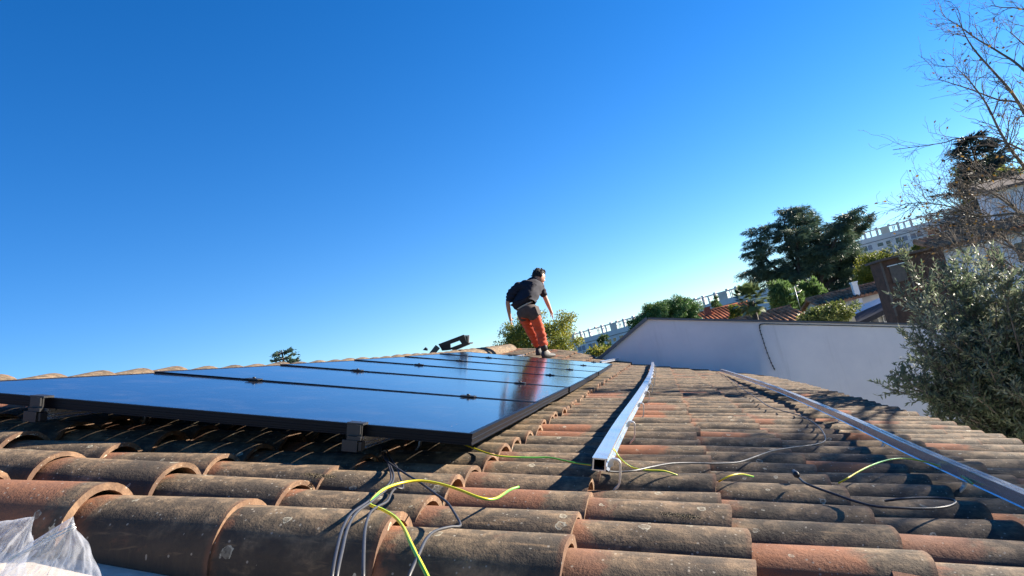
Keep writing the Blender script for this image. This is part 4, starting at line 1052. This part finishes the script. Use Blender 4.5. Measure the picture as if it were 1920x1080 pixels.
# ---- leafless tree reaching in from the right
def bare_tree():
    d0 = 9.0; rnd_ = random.Random(5)
    hub = at(2045, 520, d0); root = tree_root('bare_tree', hub, 'leafless autumn tree reaching in from the right edge, a few brown leaves left on it', 'tree')
    m = MB(); base = np.array([hub[0]+.1, hub[1]+.1, gz(hub)])
    m.tube(spline([base, (base+hub)/2+RGT*.05, hub, at(2030, 330, d0), at(1995, 120, d0+.2), at(1975, -120, d0+.3)], 5), np.linspace(.14, .03, 26), 9)
    limbs = [([(2032, 360), (1985, 215), (1920, 132), (1872, 97), (1833, 74), (1806, 54), (1767, 29)], .024, .3), ([(2036, 400), (1965, 290), (1920, 210), (1895, 171), (1868, 140), (1833, 101), (1812, 70), (1794, 27)], .026, -.4),
             ([(2030, 340), (1960, 235), (1911, 194), (1872, 187), (1818, 167), (1783, 156), (1759, 148)], .018, .8), ([(2040, 440), (1970, 370), (1920, 311), (1895, 280), (1872, 241), (1849, 194), (1818, 152), (1790, 124)], .026, -.7),
             ([(2042, 460), (1980, 320), (1920, 283), (1857, 258), (1794, 260), (1767, 268), (1674, 281)], .018, .2), ([(2044, 500), (1975, 430), (1920, 405), (1880, 375), (1840, 352), (1800, 338), (1760, 335)], .022, -.2),
             ([(2044, 520), (1970, 510), (1920, 482), (1885, 449), (1856, 417), (1838, 398), (1800, 392)], .030, .5), ([(2044, 510), (1985, 440), (1920, 402), (1887, 375), (1864, 363), (1815, 366), (1770, 352)], .022, .9),
             ([(2044, 525), (1980, 430), (1914, 402), (1837, 405), (1784, 388), (1735, 380), (1700, 382)], .018, -.6), ([(2045, 530), (1950, 520), (1890, 505), (1829, 493), (1796, 462), (1757, 431), (1741, 423)], .022, .1),
             ([(2045, 535), (1960, 530), (1900, 500), (1860, 470), (1820, 460), (1780, 470)], .018, .7), ([(2020, 270), (1960, 60), (1935, 25), (1905, 15), (1880, 14), (1857, 10)], .014, .4), ([(2025, 300), (1970, 150), (1935, 100), (1905, 70), (1893, 60)], .014, -.5),
             ([(2042, 470), (1960, 355), (1900, 335), (1850, 330), (1800, 312)], .016, .4), ([(2044, 515), (1950, 455), (1880, 430), (1820, 425), (1770, 405)], .016, -.9), ([(2044, 525), (1960, 480), (1900, 465), (1850, 445), (1790, 440), (1755, 455)], .016, .3)]
    leaves = []
    def twig(p, dv, l, r, lev):
        n = 4; P = [p]; q = p; v = dv.copy()
        for i in range(n):
            v = v+rand_unit(1)[0]*.28+UP*.05; v /= np.linalg.norm(v); q = q+v*l/n; P.append(q)
        m.tube(P, np.linspace(r, max(.0016, r*.45), n+1), 3 if lev else 4, cap=False)
        if rnd_.random() < .09: leaves.append((P[-1], v))
        if lev < 2:
            for i in range(1, n+1):
                if rnd_.random() < (.85 if lev == 0 else .55):
                    s = np.cross(v, rand_unit(1)[0]); s /= np.linalg.norm(s)+1e-9; w = v*.75+s*.7; w /= np.linalg.norm(w)
                    twig(P[i], w, l*rnd_.uniform(.35, .6), r*.65, lev+1)
    for px, r, dd in limbs:
        P = spline([at(x, y, d0+dd*(1-(i == 0))*min(1, i/3)) for i, (x, y) in enumerate(px)], 6); n = len(P); m.tube(P, np.linspace(r, .0035, n), 6)
        for i in range(6, n, 1):
            t = (P[min(i+1, n-1)]-P[i-1]); t /= np.linalg.norm(t)+1e-9
            for _k in range((2 if px[2][1] > 300 else 1) if rnd_.random() < .66 else 0):
                s = np.cross(t, rand_unit(1)[0]); s /= np.linalg.norm(s)+1e-9; w = t*.8+s*.75; w /= np.linalg.norm(w); low = px[2][1] > 380
                twig(P[i], w, rnd_.uniform(.18, .42)*(1.1 if low else 1.0), max(.003, r*.25*(1-i/n)+.0025), 0 if rnd_.random() < .6 else 1)
    for sd, (x, y, t_) in enumerate(((.95, .50, 7.2), (1.30, .05, 6.6), (1.72, -.22, 6.4), (1.25, .95, 7.6), (2.0, .35, 6.2), (1.55, .45, 7.0))):  # unseen limbs set along the sun direction, so their leaves dapple the roof
        tgt = rw(x, y, ZC)+sdir*t_
        e_ = np.array(tgt); st = hub+UP*(.15*sd); P = spline([st, st*.6+e_*.4+UP*.35, e_*.7+st*.3+UP*.3, e_], 7); n = len(P); m.tube(P, np.linspace(.03, .006, n), 6)
        for i in range(n-8, n):
            t = P[min(i+1, n-1)]-P[i-1]; t /= np.linalg.norm(t)
            for _ in range(3):
                s = np.cross(t, rand_unit(1)[0]); s /= np.linalg.norm(s)+1e-9; w = t*.7+s*.8; w /= np.linalg.norm(w); l = rnd_.uniform(.3, .7); twig(P[i], w, l, .005, 0)
                for _ in range(26): leaves.append((P[i]+w*l*rnd_.uniform(.3, 1)+rand_unit(1)[0]*.12, rand_unit(1)[0]))
    m.obj('trunk', MT['bark'], root)
    mt = leaf_material('withered_leaves', [(0.06, 0.035, 0.02), (0.16, 0.09, 0.03), (0.28, 0.18, 0.05)], .3, .9, .1)
    B = np.array([q[0] for q in leaves]); D = np.array([q[1] for q in leaves])-UP*.5; D /= np.linalg.norm(D, axis=1)[:, None]; S = np.cross(D, rand_unit(len(B))); S /= np.linalg.norm(S, axis=1)[:, None]
    place(bpy.data.objects.new('leaves', quads_mesh('leaves', B, D, S, .05, .028, mt)), root)
bare_tree()

# ------------------------------------------------------------------ things left on the ridge
def ridge_things():
    d = 11.4
    def P(x, y, o=0): return at(x, y, d+o)
    root = empty('bracket', P(850, 655), 'black trapezoid mounting bracket with a bare metal end lying on the ridge tiles', 'bracket')
    th = FWD*.05
    def plate(name, px, mat, off=0.0, t=th, parent=root):
        m = MB(); q = [P(x, y)+FWD*off for x, y in px]; n = len(q)
        m.add([p-t for p in q]+[p+t for p in q], [tuple(range(n)), tuple(range(2*n-1, n-1, -1))]+[(k, n+k, n+(k+1) % n, (k+1) % n) for k in range(n)]); return m.obj(name, mat, parent)
    plate('top_bar', [(822.5, 645.5), (870, 627.6), (872, 634.5), (826, 651.5)], MT['black_plastic'])
    plate('leg', [(825, 649), (844, 642), (845, 656), (829, 657.5)], MT['black_plastic'], .012, th*.9)
    plate('leg', [(861, 637.5), (871, 632), (875.5, 644), (868, 647)], MT['black_plastic'], .012, th*.9)
    plate('bottom_bar', [(842, 653.5), (877, 640.5), (881, 645.5), (852, 657.5)], MT['black_plastic'], 0, th*1.1)
    plate('end_profile', [(870.6, 628.6), (880, 628.4), (879.2, 642), (874.3, 642.6)], MT['steel'], .03, th*.8)
    plate('slot', [(873.6, 631), (876.6, 631), (877.4, 640.5), (875.2, 641)], MT['black_plastic'], -.012, th*.4)
    plate('foot_plate', [(874, 642.9), (887, 641.8), (886, 643.8), (876, 645.5)], MT['steel'], .01, th*1.2)
    raw = tile_mesh('loose_tile', 10, 1, .085, .07, .07, .20, .013, MT['ridge'], 77)
    o = place(bpy.data.objects.new('loose_tile', raw)); c = at(816, 647.5, 11.3)
    o.matrix_basis = Matrix.Translation(V(c))@Matrix.Rotation(.5, 4, 'Z')@Matrix.Rotation(-.55, 4, 'Y'); o['tone'] = .2
    tag(o, 'short broken tile tipped up on the ridge left of the black bracket', 'tile')
    m = MB(); q = [P(793.5, 656.5), P(798.5, 651), P(801.5, 654), P(801, 657.5)]; n = 4
    m.add([p-th for p in q]+[p+th for p in q], [(0, 1, 2, 3), (7, 6, 5, 4)]+[(k, n+k, n+(k+1) % n, (k+1) % n) for k in range(n)])
    o = m.obj('offcut', MT['black_plastic']); tag(o, 'small black offcut lying on the ridge left of the broken tile', 'offcut')
ridge_things()

# ------------------------------------------------------------------ the man
MT['skin'] = simple('skin', (0.42, 0.22, 0.15), .55, var=.08, scale=20)
MT['hair'] = simple('black_hair', (0.008, 0.006, 0.005), .85, var=.4, scale=60, bump=.6)
MT['sweater'] = simple('dark_navy_sweater', (0.006, 0.0065, 0.016), .9, var=.25, scale=14, bump=.3)
MT['orange_cloth'] = simple('orange_work_trousers', (0.42, 0.058, 0.022), .9, var=.18, scale=10, bump=.4)
MT['brown_cloth'] = simple('dark_brown_seat_panel', (0.050, 0.036, 0.032), .9, var=.2, scale=12, bump=.3)
MT['shoe'] = simple('dark_work_shoe', (0.018, 0.017, 0.018), .7, var=.3, scale=20)
MT['shirt_hem'] = simple('pale_shirt_hem', (0.50, 0.42, 0.32), .9, var=.1)
def skin_obj(name, verts, edges, radii, mat, parent, root=0, sub=2):
    me = bpy.data.meshes.new(name); me.from_pydata([tuple(map(float, v)) for v in verts], edges, []); me.materials.append(mat)
    o = place(bpy.data.objects.new(name, me), parent)
    o.modifiers.new('Skin', 'SKIN'); sv = me.skin_vertices[0].data
    for i, r in enumerate(radii):
        sv[i].radius = (r, r) if not hasattr(r, '__len__') else r; sv[i].use_root = (i == root); sv[i].use_loose = False
    md = o.modifiers.new('Subdivision', 'SUBSURF'); md.levels = sub; md.render_levels = sub
    o.modifiers['Skin'].use_smooth_shade = True
    dg = bpy.context.evaluated_depsgraph_get(); ev = o.evaluated_get(dg); m2 = bpy.data.meshes.new_from_object(ev)
    o.modifiers.clear(); o.data = m2; m2.name = name
    if not m2.materials: m2.materials.append(mat)
    for p in m2.polygons: p.use_smooth = True
    return o
def man():
    D = 12.9
    k = D/FPX
    def J(px, py, o=0.0): return at(px, py, D)+FWD*o
    root = empty('person', J(1022, 667), 'man in dark navy sweater and orange work trousers, bending over beyond the panels', 'person')
    pel, wst, che, uch, nck, hb, hd = J(990, 583), J(982, 568, .06), J(981, 551, .16), J(991, 535, .27), J(1003, 524, .35), J(1007.5, 518.5, .38), J(1011.5, 512.5, .42)
    sL, eL, wL, hL = J(964, 541, .16), J(951, 564, .12), J(955, 592, .26), J(957, 601, .30)
    sR, eR, wR, hR = J(1012, 533, .34), J(1022, 551, .44), J(1033.5, 577, .52), J(1037, 586, .54)
    pR, kR, aR, tR = J(999, 587, .0), J(1013.5, 622, .10), J(1021, 656, .02), J(1034, 664.5, .10)
    pL, kL, aL, tL = J(979, 586, .06), J(998, 624, .34), J(1010, 650, .42), J(1021, 659, .52)
    # body: torso, neck, limbs as one continuous surface
    vs = [pel, wst, che, uch, nck, hb, sL, eL, (eL+wL)/2, wL, hL, sR, eR, (eR+wR)/2, wR, hR, pR, kR, aR, tR, pL, kL, aL, tL]
    ed = [(0, 1), (1, 2), (2, 3), (3, 4), (4, 5), (3, 6), (6, 7), (7, 8), (8, 9), (9, 10), (3, 11), (11, 12), (12, 13), (13, 14), (14, 15), (0, 16), (16, 17), (17, 18), (18, 19), (0, 20), (20, 21), (21, 22), (22, 23)]
    rd = [.115, .11, .115, .10, .050, .055, .050, .042, .041, .027, (.036, .022), .050, .042, .041, .027, (.036, .022), .078, .052, .034, .018, .078, .052, .034, .018]
    body = skin_obj('body', vs, ed, rd, MT['skin'], root)
    # fingers: short chains rooted in the palms
    fv, fe, fr = [], [], []
    for h, w, side in ((hL, wL, RGT), (hR, wR, -RGT)):
        ax = (h-w)/np.linalg.norm(h-w); ac = np.cross(ax, side); ac /= np.linalg.norm(ac)
        for i, (o_, l) in enumerate(((-.027, .062), (-.009, .072), (.009, .068), (.027, .052))):
            b = h+ac*o_-ax*.01; cur = side*.25
            p1 = b+ax*l*.5; p2 = p1+(ax+cur*.9)/np.linalg.norm(ax+cur*.9)*l*.38; p3 = p2+(ax+cur*2.4)/np.linalg.norm(ax+cur*2.4)*l*.32
            n = len(fv); fv += [b, p1, p2, p3]; fe += [(n, n+1), (n+1, n+2), (n+2, n+3)]; fr += [.0105, .0095, .009, .007]
        b = h-ax*.035+ac*-.03; p1 = b+(ax*.5+side*.6-ac*.5)*.045; p2 = p1+(ax*.9+side*.3-ac*.1)*.032
        n = len(fv); fv += [b, p1, p2]; fe += [(n, n+1), (n+1, n+2)]; fr += [.013, .011, .008]
    me = bpy.data.meshes.new('fingers'); me.from_pydata([tuple(map(float, v)) for v in fv], fe, []); o = place(bpy.data.objects.new('fingers', me), root); o.modifiers.new('Skin', 'SKIN')
    sv = me.skin_vertices[0].data; st = [0]
    for i, r in enumerate(fr): sv[i].radius = (r, r)
    seen = {b for _, b in fe}
    for i in range(len(fr)): sv[i].use_root = i not in seen
    md = o.modifiers.new('Subdivision', 'SUBSURF'); md.levels = 1; md.render_levels = 1
    dg = bpy.context.evaluated_depsgraph_get(); m2 = bpy.data.meshes.new_from_object(o.evaluated_get(dg)); o.modifiers.clear(); bpy.data.objects.remove(o)
    # fingers and head join the body mesh
    def ell(c, ax, r, n=14, deform=None):
        ax = [np.asarray(a, float)/np.linalg.norm(a) for a in ax]; V_ = []; F_ = []
        for i in range(n+1):
            t = math.pi*i/n
            for j in range(2*n):
                p = 2*math.pi*j/(2*n); v = np.array([math.sin(t)*math.cos(p), math.sin(t)*math.sin(p), math.cos(t)])
                s = deform(v) if deform else 1.0; V_.append(c+s*(ax[0]*v[0]*r[0]+ax[1]*v[1]*r[1]+ax[2]*v[2]*r[2]))
        for i in range(n):
            for j in range(2*n): F_.append((i*2*n+j, (i+1)*2*n+j, (i+1)*2*n+(j+1) % (2*n), i*2*n+(j+1) % (2*n)))
        return V_, F_
    # head looks down and to the right, away from the camera
    look = RGT*.66+FWD*.50-UP*.62; look /= np.linalg.norm(look); hup = UP*.85+RGT*.10+FWD*.30; hup = hup-look*(hup@look); hup /= np.linalg.norm(hup); hs = np.cross(look, hup)
    def face(v):
        s = 1.0
        if v[0] > .2 and v[2] < 0: s -= .10*(-v[2])
        return s
    B = MB()
    V_, F_ = ell(hd, (look, hs, hup), (.112, .092, .128), 14, face); B.add(V_, F_, 0, True)
    def fp(a, b, c): return hd+look*a+hs*b+hup*c
    for pos, r in ((fp(.116, 0, -.012), (.022, .013, .026)), (fp(.102, .0, -.058), (.014, .026, .007)), (fp(.100, 0, -.067), (.014, .022, .008)), (fp(.088, 0, -.106), (.026, .030, .022))):
        V_, F_ = ell(pos, (look, hs, hup), r, 7); B.add(V_, F_, 0, True)
    for s in (-1, 1):
        V_, F_ = ell(fp(-.005, s*.094, -.012), (look, hs, hup), (.020, .010, .033), 7); B.add(V_, F_, 0, True)
        V_, F_ = ell(fp(.092, s*.034, .012), (look, hs, hup), (.012, .014, .009), 6); B.add(V_, F_, 1, True)
        V_, F_ = ell(fp(.098, s*.035, .034), (look, hs, hup), (.010, .022, .005), 6); B.add(V_, F_, 1, True)
    import bmesh
    bm = bmesh.new(); bm.from_mesh(body.data); bm.from_mesh(m2)
    hm = B.mesh('head', [MT['skin'], MT['hair']]); bm.from_mesh(hm)
    for f in bm.faces: f.smooth = True
    bm.to_mesh(body.data); bm.free(); body.data.materials.clear(); body.data.materials.append(MT['skin']); body.data.materials.append(MT['hair'])
    # hair: cap of short tufts
    H = MB()
    def hd_def(v): return 1+.05*noise.noise(Vector((v[0]*4, v[1]*4, v[2]*4)))+.03*noise.noise(Vector((v[0]*11, v[1]*11, v[2]*11)))
    V_, F_ = ell(hd-look*.010+hup*.012, (look, hs, hup), (.130, .112, .140), 18, hd_def)
    keep = []
    for f in F_:
        c = sum(np.array(V_[i]) for i in f)/4-hd; a, h_ = c@look, c@hup
        if h_ > .035+.55*max(0, a-.0) or (a < -.005 and h_ > -.075-.25*a*0): keep.append(f)
    H.add(V_, keep, 0, True)
    for i in range(240):
        v = rand_unit(1)[0]; a, h_ = v@look, v@hup
        if not (h_ > .30+.45*max(0, a) or (a < -.1 and h_ > -.5)): continue
        p = hd-look*.010+hup*.012+look*a*.128+hs*(v@hs)*.110+hup*h_*.138; t = v*.5+look*.55+hup*.25+rand_unit(1)[0]*.35; t /= np.linalg.norm(t)
        H.tube([p-v*.006, p+t*.018, p+t*.034-v*.003], [.009, .007, .002], 4)
    H.obj('hair', MT['hair'], root)
    # sweater with pushed up sleeves
    eL2, eR2 = eL+(wL-eL)*.10, eR+(wR-eR)*.02
    vs = [wst+(pel-wst)*.38, wst, che, uch+UP*.03, nck+(hb-nck)*.1, sL, (sL+eL)/2, eL2, sR, (sR+eR)/2, eR2]
    ed = [(0, 1), (1, 2), (2, 3), (3, 4), (3, 5), (5, 6), (6, 7), (3, 8), (8, 9), (9, 10)]
    sw = skin_obj('sweater', vs, ed, [(.20, .16), (.20, .16), (.225, .17), (.19, .15), .088, .098, .086, .074, .098, .086, .070], MT['sweater'], root, 2, 3)
    for v in sw.data.vertices:
        n_ = noise.noise(Vector(v.co)*9)*.015+math.sin((v.co.z*1.0+v.co.x*.35)*95+noise.noise(Vector(v.co)*5)*4)*.007
        v.co += v.normal*n_
    # trousers: dark seat and thighs, orange waistband and lower legs
    vs = [wst+(pel-wst)*.35, pel, pR, (pR+kR)/2, kR, (kR+aR)/2, aR+(kR-aR)*.04, pL, (pL+kL)/2, kL, (kL+aL)/2, aL+(kL-aL)*.04]
    ed = [(0, 1), (1, 2), (2, 3), (3, 4), (4, 5), (5, 6), (1, 7), (7, 8), (8, 9), (9, 10), (10, 11)]
    tr = skin_obj('trousers', vs, ed, [(.165, .14), (.18, .155), .122, .106, .088, .084, .084, .122, .106, .086, .082, .080], MT['orange_cloth'], root, 1, 3)
    for v in tr.data.vertices: v.co += v.normal*(noise.noise(Vector(v.co)*10)*.012+math.sin(v.co.z*70+noise.noise(Vector(v.co)*6)*5)*.007)
    vs = [wst+(pel-wst)*.72, pel, pR, pR+(kR-pR)*.40, pL, pL+(kL-pL)*.36]
    sp_ = skin_obj('seat_panel', vs, [(0, 1), (1, 2), (2, 3), (1, 4), (4, 5)], [(.172, .148), (.188, .164), .134, .124, .130, .112], MT['brown_cloth'], tr, 1, 3)
    pk = MB(); c = pR+RGT*.085+UP*.02-FWD*.05; pk.box(c, RGT*.03+FWD*.05, UP*.075-RGT*.01, (FWD*.4-RGT)*.018); pk.obj('pocket', MT['brown_cloth'], tr)
    hm_ = MB(); a = wst+(pel-wst)*.30; ring = []
    for s in np.linspace(-1.25, 1.35, 12): ring.append(a-FWD*.135*math.cos(s)+RGT*.142*math.sin(s)+UP*(.020*math.sin(s)*1.6))
    hm_.tube(ring, .010, 6); hm_.obj('shirt_hem', MT['shirt_hem'], root)
    # shoes
    for an, to in ((aR, tR), (aL, tL)):
        ax = to-an; ax[2] = 0; ax /= np.linalg.norm(ax); sd = np.cross(UP, ax); S = MB(); g = min(an[2], to[2])-.045
        prof = [(-.088, .036, .09), (-.06, .048, .15), (0, .052, .16), (.045, .052, .125), (.09, .052, .092), (.15, .050, .075), (.20, .040, .058), (.215, .026, .035)]
        ringv = []
        c0 = np.array([an[0], an[1], g])
        for t, w_, h_ in prof:
            ringv += [c0+ax*t+sd*w_*math.cos(q)*1.0+UP*(max(0.0, math.sin(q))*h_) for q in np.linspace(0, math.pi, 7)]
        n = 7; fs = []
        for i in range(len(prof)-1):
            for q in range(n-1): fs.append((i*n+q, i*n+q+1, (i+1)*n+q+1, (i+1)*n+q))
            fs.append((i*n+n-1, i*n, (i+1)*n, (i+1)*n+n-1))
        fs += [tuple(range(n))[::-1], tuple(range((len(prof)-1)*n, len(prof)*n))]
        S.add(ringv, fs, 0, True); S.tube([an+UP*.13, an+UP*.05, an-UP*.01], [.062, .060, .058], 10)
        S.obj('shoe', MT['shoe'], root)
man()

# ------------------------------------------------------------------ plastic bags at the lower left corner
def bag_mat():
    m, t, b = new_mat('clear_polythene'); out = [n for n in t.nodes if n.type == 'OUTPUT_MATERIAL'][0]
    b.inputs['Base Color'].default_value = (.60, .63, .70, 1); b.inputs['Roughness'].default_value = .10; b.inputs['Specular IOR Level'].default_value = .8
    tr = t.nodes.new('ShaderNodeBsdfTransparent'); tl = t.nodes.new('ShaderNodeBsdfTranslucent'); tl.inputs[0].default_value = (.5, .53, .6, 1)
    m1 = t.nodes.new('ShaderNodeMixShader'); m1.inputs[0].default_value = .3; t.links.new(b.outputs[0], m1.inputs[1]); t.links.new(tl.outputs[0], m1.inputs[2])
    m2 = t.nodes.new('ShaderNodeMixShader'); lw = nd(t, 'ShaderNodeLayerWeight', Blend=.35)
    tc = nd(t, 'ShaderNodeTexCoord'); nz = nd(t, 'ShaderNodeTexNoise', Scale=45.0, Detail=5.0, Distortion=2.5); t.links.new(tc.outputs['Object'], nz.inputs['Vector'])
    f = mth(t, 'ADD', .24, mth(t, 'MULTIPLY', lw.outputs['Facing'], .50));     t.links.new(f, m2.inputs[0]); t.links.new(tr.outputs[0], m2.inputs[1]); t.links.new(m1.outputs[0], m2.inputs[2]); t.links.new(m2.outputs[0], out.inputs[0])
    bp = nd(t, 'ShaderNodeBump', Strength=.04, Distance=.004); t.links.new(nz.outputs[0], bp.inputs['Height']); t.links.new(bp.outputs[0], b.inputs['Normal'])
    return m
MT['bag'] = bag_mat()
def sheet(name, corners, d, thick, seed, label, nu=64, nv=56, parent=None, group='clear plastic bags left on the verge'):
    """two layers of thin film between four picture corners (bl, br, tr, tl), creased"""
    bl, br, tr_, tl = [at(x, y, d+o) for x, y, o in corners]; m = MB()
    for side in (1, -1):
        vs = []
        for j in range(nv+1):
            for i in range(nu+1):
                u, v = i/nu, j/nv; p = (bl*(1-u)+br*u)*(1-v)+(tl*(1-u)+tr_*u)*v
                e = (math.sin(math.pi*u)*math.sin(math.pi*min(1, v*.93)))**.6 if 0 < u < 1 and 0 < v < 1 else 0
                an = math.atan2(1.08-v, 1.08-u); ra = math.hypot(1-u, 1-v); q = Vector((an*4.2+seed, ra*1.3, side*1.3)); rid = 1-abs(noise.noise(q*1.5+Vector((0, 0, 5))))*2; rid2 = (1-abs(noise.noise(Vector((an*9+seed, ra*3.2, side))))*2)**3
                o = e*thick*side+(rid*.010+rid2*.007)*(.3+.7*e)*(1 if side > 0 else .6)
                ed = (noise.noise(Vector((u*5, v*5, seed)))*.010)*(1-e)
                vs.append(p-W_F*o+W_R*ed+W_U*ed*.6)
        fs = []
        for j in range(nv):
            for i in range(nu):
                a = j*(nu+1)+i; f = (a, a+1, a+nu+2, a+nu+1); fs.append(f if side > 0 else f[::-1])
        m.add(vs, fs, 0, True)
    o = m.obj(name, MT['bag'], parent)
    if label: tag(o, label, 'bag', group)
    return o, (bl, br, tr_, tl)
zb, (a, b_, c, d_) = sheet('zip_bag', [(-30, 1150, .02), (225, 1150, .0), (139, 967, -.02), (22, 1040, -.02)], 1.16, .022, 3.0, 'clear zip lock bag standing up against the first roof tile, its corner pointing up')
m = MB()
for q in (.90, .93):
    p0, p1 = a+(d_-a)*q, b_+(c-b_)*q; m.tube([p0+(p1-p0)*t-W_F*(.004+.004*math.sin(math.pi*t)) for t in np.linspace(.02, .98, 12)], .0013, 5)
m.obj('zip_strip', MT['white'], zb)
sheet('film_bag', [(-90, 1150, .03), (40, 1140, .02), (66, 968, .03), (-60, 985, .02)], 1.22, .02, 9.0, 'crumpled clear plastic film at the far lower left corner, beside the zip bag')


# ------------------------------------------------------------------ moss cushions and crumbs caught on the tiles
def moss():
    mt = simple('dry_moss', (0.070, 0.052, 0.028), .95, var=.6, scale=90, bump=.8); m = MB()
    for px, py, w, h, n in ((598, 893, .050, .022, 420), (1276, 968, .050, .020, 420)):
        c = on_roof(px, py, ZC-.008)
        for i in range(n):
            a, r = random.uniform(0, 6.28), math.sqrt(random.random()); q = c+np.array([math.cos(a)*r*w, math.sin(a)*r*.024, 0]); q[2] -= (q[1]-c[1])**2*5-random.uniform(0, .004)
            k = random.uniform(.0014, .0032)*(1.3-r*.6); b = rw(*q); up = M3[:, 2]
            ring = [b+M3[:, 0]*k*math.cos(t)+M3[:, 1]*k*math.sin(t) for t in np.linspace(0, 6.283, 6)[:-1]]
            m.add(ring+[b+up*k*random.uniform(.5, 1.0)+rand_unit(1)[0]*k*.6], [(j, (j+1) % 5, 5) for j in range(5)])
    o = m.obj('moss', mt); tag(o, 'dry dark moss cushions caught on the near roof tiles', None, None, 'stuff')
moss()
